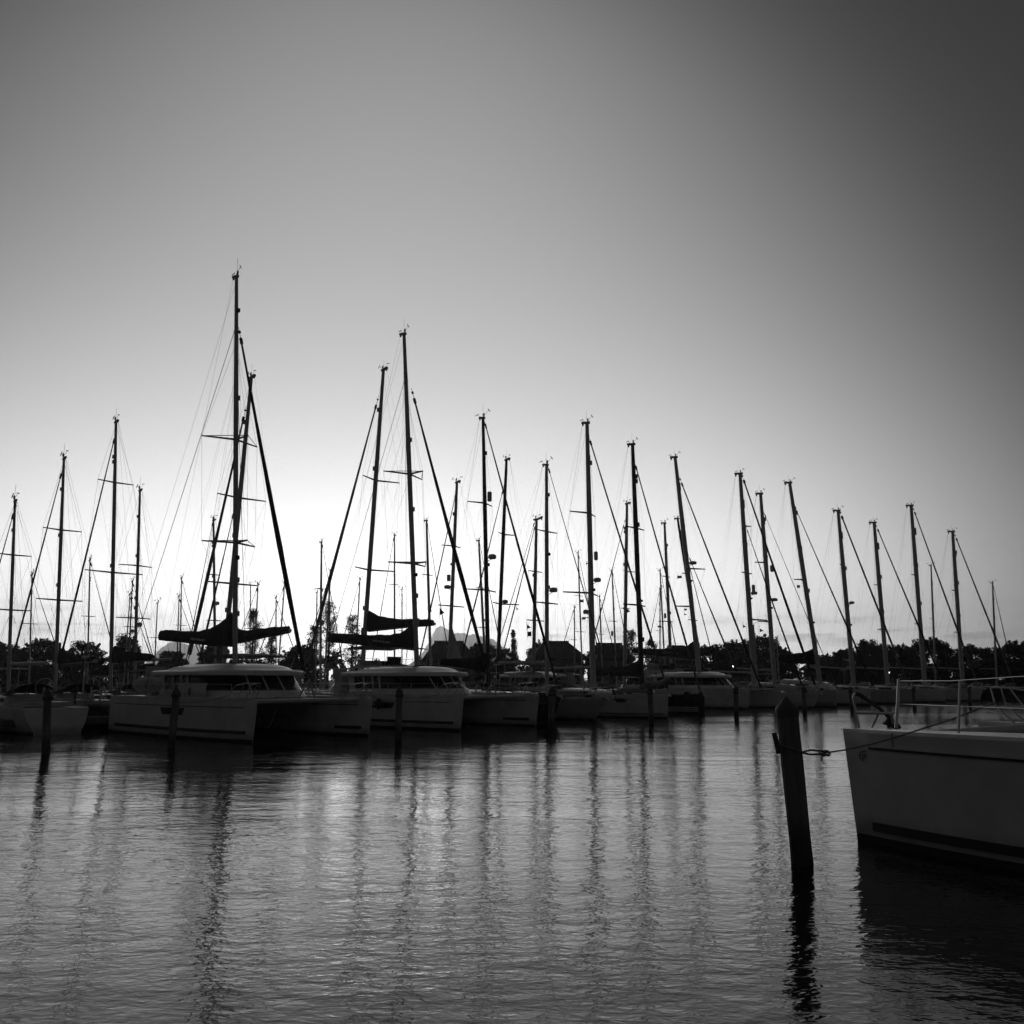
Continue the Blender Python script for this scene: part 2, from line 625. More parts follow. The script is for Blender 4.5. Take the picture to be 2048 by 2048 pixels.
def lifelines(b, xs, y_of, z, h=0.62, parent=None):
    for x in xs:
        o = MB().tube([(x, y_of(x), z), (x, y_of(x), z + h)], 0.013, 5).build('stanchion', 'steel', b.root)
    for k in (1.0, 0.5):
        wire(b, [(x, y_of(x), z + h * k) for x in xs], 0.006, 'steel', 'lifeline')
    return o


def catamaran(b, bow, L, half, zf=1.78, roof=(-3.9, -10.4), xm=-6.5, stripes=(True, True), flybridge=False, band='full', detail=True, rake=0.22, groove=True, hb=0.82, bim=False, gel='gelcoat'):
    """bow: local x of the stems; half: half distance between the hull centre lines"""
    sides = []
    for k, sg in enumerate((-1, 1)):
        ob, side = hull(b, bow, L, hb, zf, zf * 1.02, rake, sg * half, (gel, 'antifoul'), fine=2.2, tr=0.92, entry=0.55)
        sides.append((ob, side))
        st = stripes[k]
        if st:
            x1 = bow - L + 0.4 if st == 'long' else bow - (2.35 if st == 'short' else L - .4)
            hull_strip(b, side, -1, sg * half, bow - 0.42 - rake, x1, 0.33, 0.47, 'stripe', 'stripe', ob)
        if groove:
            hull_strip(b, side, -1, sg * half, bow - 0.8, bow - L + 0.5, zf - 0.36, zf - 0.33, 'groove', 'rub_rail', ob, out=0.02)
        # toe rail
        hull_strip(b, side, -1, sg * half, bow - 0.25, bow - L + 0.3, zf - 0.03, zf + 0.045, gel, 'toe_rail', ob, out=0.015)
        if detail:
            pulpit(b, bow - 0.15, sg * half, zf)
            for x in (bow - 1.6, bow - 5.0, bow - 9.0):
                MB().box((x, sg * half - sg * .1, zf + .06), (0.32, 0.07, 0.05)).box((x, sg * half - sg * .1, zf + 0.01), (0.1, 0.05, 0.07)).build('deck_cleat', 'steel', ob)
    if detail:
        ys = lambda x: -half - sides[0][1](x, zf) + 0.12
        lifelines(b, [bow - 1.7 - 1.75 * i for i in range(int((L - 2) / 1.75) + 1)], ys, zf)
        lifelines(b, [bow - 1.7 - 1.75 * i for i in range(int((L - 2) / 1.75) + 1)], lambda x: -ys(x), zf)
    x0, x1 = bow + roof[0], bow + roof[1]
    # bridge deck, cross beam, net
    mb = MB()
    w_ = half - .15
    mb.loft([[(x0 + .3, -w_, zf - .06), (x0 + .3, -w_, zf - .16), (x0 - 1.9, -w_, .95), (x1 - 1.2, -w_, .85), (x1 - 1.2, -w_, zf - .06)],
             [(x0 + .3, w_, zf - .06), (x0 + .3, w_, zf - .16), (x0 - 1.9, w_, .95), (x1 - 1.2, w_, .85), (x1 - 1.2, w_, zf - .06)]], closed=True)
    mb.build('bridge_deck', gel, b.root)
    cb = MB().tube([(bow - 0.9, -half, zf - .12), (bow - 0.9, half, zf - .12)], 0.10, 10).build('cross_beam', 'mast_grey', b.root)
    MB().tube([(bow - .9, -.45, zf), (bow - .75, 0, zf + .8), (bow - .9, .45, zf)], 0.045, 6).tube([(bow - .9, -half * .8, zf - .1), (bow - .85, 0, zf + .35), (bow - .9, half * .8, zf - .1)], 0.018, 5).build('forestay_strut', 'mast_grey', cb)
    nb = MB()
    for i in range(29):
        y = -half + .5 + (2 * half - 1) * i / 28
        nb.tube([(bow - 1.0, y, zf - .12), (x0 + .5, y, zf - .12)], 0.011, 4)
    for i in range(15):
        x = lerp(bow - 1.0, x0 + .5, i / 14)
        nb.tube([(x, -half + .5, zf - .12), (x, half - .5, zf - .12)], 0.011, 4)
    nb.build('trampoline_net', 'net', b.root, smooth=False)
    # saloon
    zt = zf + 1.02
    hw = half - 0.35

    def house_ring(x, z, w, nose):
        # plan outline of the saloon at height z (rounded nose)
        pts = []
        for i in range(9):
            a = math.pi / 2 * i / 8
            pts.append((x + nose * (math.cos(a) - 1) * 1.0, w * math.sin(a) ** 0.75, z))
        return pts

    def outline(z, w, xf, xa, nose):
        half_ = house_ring(xf, z, w, nose)
        o = [(xa, -w, z)] + [(p[0], -p[1], p[2]) for p in reversed(half_)] + half_[1:] + [(xa, w, z)]
        return o
    slope = 1.0
    MB().loft([outline(zf - 0.02, hw, x0 - .1, x1 + .6, 1.5), outline(zf + .32, hw - .04, x0 - .1 - slope * .32, x1 + .6, 1.5)]).build('saloon', gel, b.root)
    MB().loft([outline(zf + .30, hw - .07, x0 - .15 - slope * .30, x1 + .62, 1.5), outline(zt + .02, hw - .16, x0 - .15 - slope * 1.0, x1 + .62, 1.5)]).build('saloon_window', 'glass', b.root)
    for fr, wd in ((0.02, .5), (0.33, .12), (0.55, .12), (0.72, .14)):
        xx = lerp(x1 + .7, x0 - 2.3, fr)
        for sg in (-1, 1):
            MB().box((xx, sg * (hw - .10), (zf + .3 + zt) / 2), (wd, .06, zt - zf - .3), shift=-0.15).build('window_pillar', gel, b.root)
    for y in (-.9, 0, .9):
        MB().tube([(x0 - .42 - .3 * (y / hw) ** 2 - .02, y, zf + .3), (x0 - 1.1 - .3 * (y / hw) ** 2, y * .95, zt)], 0.05, 4).build('window_pillar', gel, b.root)
    # roof: overhanging slab with a domed centre
    rr = []
    zs = [(zt, 0.98, 0.0), (zt + .03, 1.0, 0.0), (zt + .16, 1.0, 0.02), (zt + .24, .96, .12), (zt + .27, .80, .6), (zt + .40, .74, .9), (zt + .52, .58, 1.4), (zt + .56, .35, 2.0)]
    for z, k, nose in zs:
        w = (hw + .22) * k
        rr.append(outline(z, w, x0 - .55 - nose * .8, x1 + nose * .9, 1.6 * k))
    ro = MB().loft(rr, closed=True).build('roof', gel, b.root)
    for xx, yy in ((x0 - 2.6, -.75), (x0 - 2.6, .75), (x0 - 3.9, -.8)):
        MB().box((xx, yy, zt + .555), (.62, .6, .05)).build('roof_hatch', 'glass', ro)
    if detail:
        for k in range(4):
            MB().lathe([(.09, 0), (.11, .05), (.07, .10), (.08, .19), (.05, .22)], (x1 + .5 + .42 * k, -hw * .78 + .1 * k, zt + .26), 10).build('winch', 'plastic_dark', ro)
        hr = MB()
        hr.tube([(x1 + 1.5, -hw * .8, zt + .3), (x1 + 1.6, -hw * .8, zt + .38), (x0 - 2.6, -hw * .72, zt + .38), (x0 - 2.5, -hw * .72, zt + .3)], .018, 6)
        hr.tube([(x1 + .8, -hw * .35, zt + .56), (x0 - 2.8, -.2, zt + .60), (xm + bow, 0, zt + .62)], .022, 5)
        hr.build('handrail', 'plastic_dark', ro)
    # cockpit end: bulkhead, helm seat, davits
    cm = MB()
    cm.box((x1 - .55, -hw + .5, zf + .55), (.7, 1.0, 1.1), taper=.85)
    cm.box((x1 - .95, -hw + .5, zf + 1.15), (.14, 1.0, .65))
    cm.build('helm_seat', 'gelcoat_grey', b.root)
    for sg in (-1, 1):
        MB().tube([(x1 - 1.2, sg * 1.1, zf), (x1 - 1.2, sg * 1.1, zf + .9), (x1 - 1.7, sg * 1.1, zf + 1.3), (x1 - 2.6, sg * 1.1, zf + 1.25)], .05, 6).build('davit', 'steel', b.root)
    if flybridge or bim:
        zq = zt + .5
        if flybridge:
            fl = MB()
            fl.box((lerp(x0, x1, .66), 0, zq + .1), (3.4, hw * 1.5, .5), taper=.92)
            fl.box((lerp(x0, x1, .55), 0, zq + .5), (.3, hw * 1.3, .5))
            fl.build('flybridge', gel, b.root)
            fs = MB()
            fs.box((lerp(x0, x1, .72), -.5, zq + .55), (.55, 1.3, .35)).box((lerp(x0, x1, .77), -.5, zq + .8), (.14, 1.3, .5))
            fs.build('flybridge_seat', 'canvas_dark', b.root)
            fr = MB()
            xa, xc = lerp(x0, x1, .45), lerp(x0, x1, .98)
            for sg in (-1, 1):
                y = sg * hw * .75
                fr.tube([(xc, y, zq), (xc, y, zq + .75), (xc + .2, y, zq + .88), (xa - .2, y, zq + .88), (xa, y, zq + .75), (xa, y, zq)], .018, 5)
                fr.tube([(xc, y, zq + .45), (xa, y, zq + .45)], .014, 5)
            fr.build('guard_rail', 'steel', b.root)
        xa, xc = lerp(x0, x1, .38), lerp(x0, x1, 1.05)
        zz = zq + (1.65 if flybridge else .75)
        bo = MB()
        rings = []
        for i in range(7):
            x = lerp(xa, xc, i / 6)
            h = .16 * math.sin(math.pi * i / 6)
            rings.append([(x, y, zz + h + .10 * (1 - (y / (hw * .85)) ** 2)) for y in [hw * .85 * k / 4 for k in range(-4, 5)]] + [(x, y, zz + h - .05) for y in [hw * .85 * k / 4 for k in range(4, -5, -1)]])
        bo.loft(rings, closed=True)
        bimini = bo.build('bimini_top', 'canvas_grey', b.root)
        for sg in (-1, 1):
            for x in (xa + .2, (xa + xc) / 2, xc - .2):
                MB().tube([(x + .25, sg * hw * .72, zt + .25), (x, sg * hw * .8, zz)], .02, 5).build('bimini_pole', 'steel', bimini)
    return sides


def yacht(b, bow, L, B, zf, rake=0.9, mats=('gelcoat', 'antifoul'), xm=0.0, hood=True, detail=True, tr=0.8, wl=0.72, bim=False, fine=2.0, hoodm='canvas_dark', boot=None, entry=.6, cr=1.0, gear=None):
    if gear is None:
        gear = random.choice((0, 1, 3, 4, 5, 6, 7, 8, 9, 12))
    ob, side = hull(b, bow, L, B, zf, zf * 0.82, rake, 0, mats, fine=fine, tr=tr, wl=wl, entry=entry)
    zd = lambda x: zf + (zf * .82 - zf) * (1 - (1 - min(1, max(0, (bow - x) / L))) ** 1.5)
    hull_strip(b, side, -1, 0, bow - .15, bow - L + .1, zf * .82 + .0, zf * .82 + .03, 'groove', 'rub_rail', ob, out=.015) if False else None
    mb = MB()
    for sg in (-1, 1):
        mb.tube([(x, sg * max(.0, side(x, zd(x)) - .05), zd(x) + .03) for x in [bow - .05 - (L - .1) * i / 16 for i in range(17)]], .03, 5)
    mb.build('toe_rail', 'plastic_dark' if mats[0] == 'dark_hull' else 'gelcoat_grey', ob)
    if boot:
        hull_strip(b, side, -1, 0, bow - rake - .25, bow - L + .3, boot[0], boot[1], 'stripe', 'stripe', ob)
    # coachroof
    xf, xa = bow - L * .26, bow - L * .70
    w = B * .58
    z0 = zd((xf + xa) / 2) - .06

    def sec(x, h, ww):
        return [(x, -ww, z0), (x, -ww * .93, z0 + h * .8), (x, -ww * .75, z0 + h), (x, 0, z0 + h * 1.12), (x, ww * .75, z0 + h), (x, ww * .93, z0 + h * .8), (x, ww, z0)]
    mb = MB().loft([sec(xf, .10, w * .35), sec(xf - .9, .34 * cr, w * .7), sec(xf - 2.2, .46 * cr, w * .92), sec(xa + .5, .55 * cr, w), sec(xa, .55 * cr, w)], closed=True)
    co = mb.build('coachroof', mats[0] if mats[0] != 'dark_hull' else 'gelcoat', b.root)
    for sg in (-1, 1):
        MB().box((lerp(xf - 2.0, xa, .35), sg * w * .95, z0 + .27 * cr), (1.5, .05, .17 * cr), rz=sg * -.02).build('cabin_window', 'glass', co)
        MB().box((lerp(xf - 2.0, xa, .8), sg * w * .985, z0 + .30 * cr), (1.0, .05, .17 * cr)).build('cabin_window', 'glass', co)
    MB().box((xf - 1.2, 0, z0 + .42 * cr), (.55, .55, .06), ry=.08 * cr).build('deck_hatch', 'glass', co)
    MB().box((xf - 2.9, 0, z0 + .56 * cr), (.5, .5, .06)).build('deck_hatch', 'glass', co)
    # small fittings: winches, cowl vents, windlass, cockpit gear
    for sg in (-1, 1):
        MB().lathe([(.09, 0), (.11, .05), (.07, .10), (.08, .18), (.05, .2)], (xa - .9, sg * (w + .12), z0 + .14), 9).build('winch', 'steel', b.root)
        MB().tube([(xf - 3.3, sg * w * .55, z0 + .5 * cr), (xf - 3.3, sg * w * .55, z0 + .5 * cr + .28), (xf - 3.1, sg * w * .55, z0 + .5 * cr + .36)], [.06, .06, .1], 8).build('cowl_vent', 'plastic_light', co)
    MB().box((bow - 1.5, 0, zf + .1), (.34, .3, .2)).tube([(bow - 1.5, -.22, zf + .12), (bow - 1.5, .22, zf + .12)], .09, 8).build('windlass', 'plastic_dark', b.root)
    if gear & 1:
        MB().box((bow - L + .3, -.9, z0 + .75), (.22, .26, .34), taper=.8).tube([(bow - L + .2, -.9, z0 + .6), (bow - L + .15, -.9, z0 + .1)], .05, 6).build('outboard_motor', 'plastic_dark', b.root)
    if gear & 2:
        g_ = MB().tube([(bow - L + .25, 1.1, z0), (bow - L + .25, 1.1, z0 + 2.5)], .03, 6).tube([(bow - L + .55, 1.1, z0 + 2.5), (bow - L + .1, 1.1, z0 + 2.5), (bow - L - .3, 1.1, z0 + 2.5)], [.09, .07, .02], 8).build('wind_generator', 'plastic_light', b.root)
        h_b = MB()
        for k in range(3):
            a_ = 2.1 * k + .4
            h_b.tube([(bow - L + .57, 1.1, z0 + 2.5), (bow - L + .57, 1.1 + .55 * math.cos(a_), z0 + 2.5 + .55 * math.sin(a_))], [.05, .02], 4)
        h_b.build('rotor', 'plastic_dark', g_)
    if gear & 4:
        rp = [(bow - L + .12, .45 + .3 * math.cos(a_), z0 + .45 + .3 * math.sin(a_)) for a_ in [2 * math.pi * j / 14 for j in range(15)]]
        MB().tube(rp, .06, 6).build('life_ring', 'plastic_light', b.root)
    if gear & 8:
        pr_ = []
        for i in range(9):
            t = i / 8
            r_ = .42 * math.sin(math.pi * min(1, .12 + t * .82)) ** .6
            pr_.append([(bow - 1.9 - 2.6 * t, r_ * 1.5 * math.cos(a_), z0 + .12 + zf * .1 + r_ * abs(math.sin(a_)) * .95) for a_ in [math.pi * j / 8 for j in range(9)]])
        MB().loft(pr_).build('upturned_dinghy', 'canvas_grey', b.root)
    if hood:
        rings = []
        for i in range(6):
            t = i / 5
            x = xa + .7 - 1.5 * t
            h = .62 * math.sin(math.pi / 2 * min(1, .15 + t))
            rings.append([(x, w * .9 * math.cos(math.pi * j / 8), z0 + .5 + h * math.sin(math.pi * j / 8) ** .6) for j in range(9)])
        MB().loft(rings, caps=False).build('spray_hood', hoodm, b.root)
    cm = MB()
    cm.box((xa - 1.6, 0, z0 + .12), (2.6, w * 2, .22))
    cm.tube([(xa - 2.0, .0, z0 + .2), (xa - 2.0, 0, z0 + .95)], .06, 8)
    wl_ = [(xa - 2.05, .45 * math.cos(2 * math.pi * i / 16), z0 + .95 + .45 * math.sin(2 * math.pi * i / 16)) for i in range(17)]
    cm.tube(wl_, .02, 5)
    cm.build('cockpit', 'gelcoat_grey', b.root)
    if bim:
        rings = []
        for i in range(5):
            x = xa - .9 - 2.2 * i / 4
            rings.append([(x, B * .72 * j / 4, z0 + 1.95 - .12 * (j / 4) ** 2 - .05 * abs(i - 2)) for j in range(-4, 5)] + [(x, B * .72 * j / 4, z0 + 1.90 - .12 * (j / 4) ** 2 - .05 * abs(i - 2)) for j in range(4, -5, -1)])
        bo = MB().loft(rings, closed=True).build('bimini_top', hoodm, b.root)
        for sg in (-1, 1):
            for x in (xa - 1.0, xa - 2.9):
                MB().tube([(xa - 2.0, sg * B * .75, z0 + .1), (x, sg * B * .7, z0 + 1.8)], .018, 5).build('bimini_pole', 'steel', bo)
    if detail:
        pulpit(b, bow - .05, 0, zf, s=1.0)
        for sg in (-1, 1):
            lifelines(b, [bow - 1.5 - 1.9 * i for i in range(int((L - 2) / 1.9) + 1)], lambda x: sg * max(.2, side(x, zd(x)) - .1), zf * .93, .6)
        an = MB().tube([(bow + .12, 0, zf + .02), (bow - .9, 0, zf + .06)], .03, 6).box((bow + .05, 0, zf - .08), (.34, .22, .06), ry=.7).box((bow - .9, 0, zf + .12), (.3, .25, .2))
        an.build('anchor', 'steel', b.root)
    sr = MB()
    for k in (1.0, .5):
        sr.tube([(bow - L + 1.6, -side(bow - L + 1.6, .9) * .95, z0 + .62 * k), (bow - L + .1, -side(bow - L + .1, .9) * .9, z0 + .62 * k), (bow - L + .1, side(bow - L + .1, .9) * .9, z0 + .62 * k), (bow - L + 1.6, side(bow - L + 1.6, .9) * .95, z0 + .62 * k)], .015, 5)
    for sg in (-1, 1):
        sr.tube([(bow - L + .15, sg * side(bow - L + .1, .9) * .88, z0), (bow - L + .15, sg * side(bow - L + .1, .9) * .88, z0 + .62)], .015, 5)
    sr.build('pushpit', 'steel', b.root)
    return ob, side


FRONT = 'boats moored bow out along the front row'
BACK = 'boats moored in the second row behind the dock'
FAR = 'distant sailboats whose masts rise over the rows'

# ================= front row
# --- first catamaran, left
pa, pb = ground(505, 1486), ground(737, 1473)
mid = (pa + pb) / 2
halfA = (pb - pa).length / 2
angA = math.degrees(math.atan2((pb - pa).y, (pb - pa).x)) - 90
A = Boat('catamaran', 'white catamaran at left with the tallest mast and a paddle board on deck', 'catamaran', FRONT, angA, mid)
catA = catamaran(A, 0.22, 12.6, halfA, roof=(-3.6, -10.3), stripes=('long', 'short'))
gA = rig(A, (473, 551, 470, 1336), 10.2, 3.3, 'mast_alloy', sp=((879, 58, 26), (1085, 59, 22)), tri=True,
         stays=((482, 680, 606, 1335, 3.0, 6.0, 'furled_dark', 9.4),), boom=((464, 1285), (322, 1272)),
         cover=((322, 1261, 1280), (326, 1260, 1281), (345, 1260, 1283), (375, 1262, 1286), (398, 1262, 1289), (420, 1257, 1291), (436, 1248, 1293), (448, 1239, 1292), (457, 1230, 1293), (464, 1224, 1294)),
         beam=halfA + .6, aft=-4.9, zdeck=1.8, ant=1.1, wr=0.0085, lights=((476, 623), (477, 1116)), flare=0.0, boomr=.12)
lp = A.pp(392, 1280)
lq = A.pp(434, 1285)
lettering('trade-winds.com', .235, (lp.x, -.31, lp.z), (A.pp(434, 1284) - A.pp(392, 1279.5)) * 1.0, (0, -.12, 1), 'lettering', A.root, sx=.95)
# hull window of the first catamaran
sd = catA[0][1]


def hull_window(b, side, oy, pxa, pxb, y0, y1, parent, m='glass'):
    yy = -1.4
    for _ in range(4):
        a = b.pp(pxa, y0, oy + yy)
        yy = -side(a.x, 1.2)
    c = b.pp(pxb, y1, oy + yy)
    zt, zb = a.z, c.z
    xa, xb = a.x, c.x
    mb = MB()
    rings = []
    for i in range(7):
        t = i / 6
        rings.append([(lerp(xa, xb, t), oy - side(lerp(xa, xb, t), zt) - .012, zt),
                      (lerp(xa + .16, xb - .22, t), oy - side(lerp(xa + .16, xb - .22, t), zb) - .012, zb),
                      (lerp(xa + .16, xb - .22, t), oy - side(xa, zb) + .05, zb),
                      (lerp(xa, xb, t), oy - side(xa, zt) + .05, zt)])
    mb.loft(rings, closed=True)
    return mb.build('hull_window', m, parent)


hull_window(A, sd, -halfA, 321, 366, 1414, 1430, catA[0][0])

# --- second catamaran
pa, pb = ground(921, 1462), ground(1072, 1453)
mid = (pa + pb) / 2
halfD = (pb - pa).length / 2
angD = math.degrees(math.atan2((pb - pa).y, (pb - pa).x)) - 90
D = Boat('catamaran', 'white catamaran mid row with a black day shape on its hull', 'catamaran', FRONT, angD, mid)
catD = catamaran(D, 0.22, 12.6, halfD, roof=(-3.8, -10.4), stripes=('long', 'short'))
gD = rig(D, (808, 666, 834, 1338), 9.0, 3.3, 'mast_alloy', sp=((948, 48, 20), (1127, 46, 20)), tri=True,
         stays=((829, 800, 975, 1345, 2.6, 4.5, 'furled_dark', 7.6),), boom=((828, 1297), (657, 1280)),
         cover=((660, 1267, 1283), (665, 1266, 1285), (690, 1267, 1287), (720, 1269, 1290), (750, 1270, 1293), (780, 1269, 1296), (800, 1266, 1294), (812, 1259, 1296), (822, 1251, 1297), (828, 1247, 1298)),
         beam=halfD + .6, aft=-4.9, zdeck=1.8, ant=1.0, wr=0.009, lights=((834, 1150),), boomr=.13)
lp = D.pp(752, 1283.5)
lettering('trade-winds.com', .255, (lp.x, -.31, lp.z), D.pp(800, 1287.5) - D.pp(752, 1282.5), (0, -.12, 1), 'lettering', D.root, sx=.95)
hull_window(D, catD[0][1], -halfD, 741, 787, 1404, 1417, catD[0][0])

# --- dark hulled sloop
an = -HEAD
bw = ground(1108, 1447)
E = Boat('sailing_yacht', 'dark hulled sloop with a black mast between second catamaran and pale raked bow', 'sailboat', FRONT, an, bw)
yacht(E, .55, 12.5, 1.95, 1.62, .65, ('dark_hull', 'antifoul'))
rig(E, (966, 834, 977, 1370), 7.6, 1.9, 'mast_black', sp=((1006, 34, 14), (1180, 42, 18)), stays=((971, 850, 1112, 1362, 1.6, 3.6, 'furled_dark', 4.8),),
    boom=((975, 1340), (880, 1328)), cover=((884, 1318, 1330), (910, 1317, 1333), (940, 1316, 1337), (960, 1312, 1341), (973, 1304, 1346)), covm='canvas_black',
    dome=((984, 1115, 14),), refl=((976, 995, 7, 18),), beam=1.8, stern=-11.8, ant=1.0, lights=((980, 1130),))
# --- pale sloop with raked bow
bw = ground(1191, 1441)
K = Boat('sailing_yacht', 'pale sloop with an overhanging raked bow beside the dark hulled sloop', 'sailboat', FRONT, an, bw)
yacht(K, .95, 12.2, 1.9, 1.45, 1.0, ('gelcoat_grey', 'antifoul'), wl=.66, boot=(.08, .16))
rig(K, (1093, 928, 1094, 1360), 7.2, 1.7, 'mast_grey', sp=((1063, 20, 22), (1206, 26, 24)), stays=((1098, 940, 1228, 1385, .9, 2.0, 'furled_grey'),),
    boom=((1090, 1326), (1000, 1326)), dome=((1104, 1181, 14),), beam=1.7, stern=-11, lights=((1095, 1109),))
# --- plumb bowed white sloop with small hull window
bw = ground(1335, 1437)
Lb = Boat('sailing_yacht', 'white plumb bowed yacht with dark hull window and rolled dinghy on deck', 'sailboat', FRONT, an, bw)
ob, sdL = yacht(Lb, .12, 13.2, 2.1, 1.66, .1, hood=True, wl=.8, boot=(.26, .32), fine=2.2, entry=.62)
rig(Lb, (1174, 844, 1187, 1374), 9.2, 1.8, 'mast_grey', sp=((1026, 40, 16), (1186, 58, 18)), stays=((1181, 884, 1333, 1372, 2.0, 3.6, 'furled_grey'),),
    boom=((1183, 1334), (1090, 1338)), refl=((1188, 1113, 6, 16),), dome=((1192, 1161, 13), (1172, 1223, 10)), beam=1.9, stern=-12.4, lights=((1187, 1180),))
hull_window(Lb, sdL, 0, 1228, 1251, 1397, 1404, ob)
# --- black hull with three white stripes
bw = ground(1408, 1429)
M_ = Boat('sailing_yacht', 'black hulled yacht with black mast and three white lines along its waterline', 'sailboat', FRONT, an, bw)
ob, sdM = yacht(M_, .1, 13.0, 2.05, 1.5, .05, ('dark_hull', 'antifoul'), wl=.85, fine=2.2)
for z in (.22, .36, .50):
    hull_strip(M_, sdM, -1, 0, -.35, -5.2, z, z + .05, 'white_stripe', 'stripe', ob)
rig(M_, (1265, 887, 1284, 1367), 8.6, 1.7, 'mast_black', sp=((1056, 24, 20), (1210, 34, 18)), stays=((1272, 934, 1401, 1386, 1.8, 3.4, 'furled_grey'),),
    boom=((1281, 1352), (1180, 1347)), cover=((1186, 1336, 1347), (1215, 1336, 1349), (1250, 1333, 1351), (1268, 1325, 1353), (1279, 1318, 1354)), covm='canvas_dark', beam=1.9, stern=-12, lights=((1284, 1202),))
# --- large catamaran with black windows
pa, pb = ground(1501, 1420), ground(1556, 1415)
mid = (pa + pb) / 2
Q = Boat('catamaran', 'white catamaran with a long black saloon window and the numeral 5 on its bow', 'catamaran', FRONT, an - 2, mid)
catQ = catamaran(Q, 0.2, 13.5, 2.9, roof=(-3.7, -11.2), stripes=(False, False), groove=False)
rig(Q, (1350, 913, 1394, 1307), 8.0, 3.3, 'mast_grey', sp=((1137, 10, 38), (1213, 36, 10)), stays=((1364, 968, 1521, 1372, 1.8, 3.4, 'furled_dark'), (1380, 1118, 1470, 1336, 1.0, 3.0, 'furled_grey')),
    boom=((1392, 1320), (1262, 1308)), cover=((1266, 1296, 1306), (1300, 1297, 1310), (1335, 1298, 1313), (1360, 1296, 1316), (1376, 1290, 1318), (1388, 1282, 1320)), covm='canvas_dark', dome=((1389, 1127, 13),),
    beam=3.4, aft=-1.5, zdeck=1.8, lights=((1388, 1162),), back=0)
lp = Q.pp(1328, 1307)
lettering('LEOPARD 46', .30, (lp.x, -.31, lp.z), Q.pp(1376, 1308.5) - Q.pp(1328, 1306), (0, -.12, 1), 'canvas_light', Q.root, sx=1.15)
sdQ = catQ[0][1]
xq = -1.0
lettering('5', .62, (xq - .22, -2.9 - sdQ(xq, 1.0) - .02, .70), (-(-1), -(sdQ(xq - .3, 1) - sdQ(xq + .3, 1)) / -.6, 0), (0, 0, 1), 'groove', catQ[0][0], sx=1.25)
hull_strip(Q, sdQ, -1, -2.9, -.4, -12, .14, .19, 'groove', 'stripe', catQ[0][0])
# --- right hand boats
bw = ground(1627, 1416)
Rb = Boat('sailing_yacht', 'white sloop with a slanting bow behind the near mooring pile, two furled headsails', 'sailboat', FRONT, an, bw)
yacht(Rb, .75, 12.5, 1.95, 1.45, .75, wl=.72)
rig(Rb, (1480, 946, 1509, 1370), 8.2, 1.6, 'mast_grey', sp=((1052, 2, 16), (1146, 14, 14), (1239, 16, 40)), stays=((1488, 962, 1629, 1367, 2.2, 4.2, 'furled_dark'), (1495, 1062, 1602, 1365, 1.0, 3.0, 'furled_dark')),
    boom=((1506, 1345), (1420, 1343)), refl=((1502, 1178, 5, 14),), dome=((1504, 1187, 11),), beam=1.7, stern=-11.6, lights=((1502, 1197),))
bw = ground(1673, 1414)
Sb = Boat('sailing_yacht', 'white sloop with fine lines low on its plumb bow, right of the slanting bow', 'sailboat', FRONT, an, bw)
ob, sdS = yacht(Sb, .1, 12.6, 2.0, 1.58, .05, ('gelcoat_grey', 'antifoul'), wl=.85, cr=1.7, gear=8)
for z in (.22, .36):
    hull_strip(Sb, sdS, -1, 0, -.2, -9, z, z + .05, 'groove', 'stripe', ob)
rig(Sb, (1521, 986, 1550, 1368), 7.6, 1.8, 'mast_grey', sp=((1125, 24, 4), (1243, 26, 3)), stays=((1530, 1030, 1671, 1368, .6, 1.2, 'furled_grey'),), refl=((1538, 1138, 6, 12),), dome=((1548, 1200, 11),),
    boom=((1548, 1342), (1466, 1336)), beam=1.8, stern=-11.6, lights=((1543, 1216),))
bw = ground(1741, 1411)
Tb = Boat('sailing_yacht', 'white yacht with dark sail cover and strongly raked mast, right of the slanting bow', 'sailboat', FRONT, an, bw)
yacht(Tb, .12, 13.4, 2.1, 1.64, .1, wl=.85, boot=(.12, .2), bim=True, cr=2.1)
rig(Tb, (1579, 964, 1636, 1335), 7.8, 2.1, 'mast_grey', sp=((1159, 22, 1),), stays=((1590, 1014, 1746, 1370, 1.0, 3.0, 'furled_dark'),),
    boom=((1632, 1315), (1555, 1319)), cover=((1558, 1310, 1322), (1580, 1308, 1326), (1604, 1305, 1328), (1620, 1300, 1328), (1630, 1294, 1328)), covm='canvas_black', beam=1.9, stern=-12.4, lights=((1626, 1245),))
bw = ground(1822, 1408)
U = Boat('sailing_yacht', 'grey hulled yacht with the lowest right hand mast, before the dark trees', 'sailboat', FRONT, an, bw)
yacht(U, .3, 13.0, 2.0, 1.6, .3, ('gelcoat_grey', 'antifoul'), wl=.8)
rig(U, (1676, 1020, 1707, 1362), 7.4, 1.9, 'mast_grey', sp=((1130, 8, 4), (1240, 10, 6)), stays=((1684, 1034, 1815, 1366, 2.2, 3.0, 'furled_grey'),), dome=((1704, 1206, 9),),
    boom=((1704, 1338), (1610, 1332)), beam=1.8, stern=-12, lights=((1700, 1250),))
# a furled riding sail laced to the last mast
for (b_, xs) in ((U, ((1690, 1312), (1700, 1346), (1684, 1340))),):
    p, q, r_ = (b_.pp(*k) for k in xs)

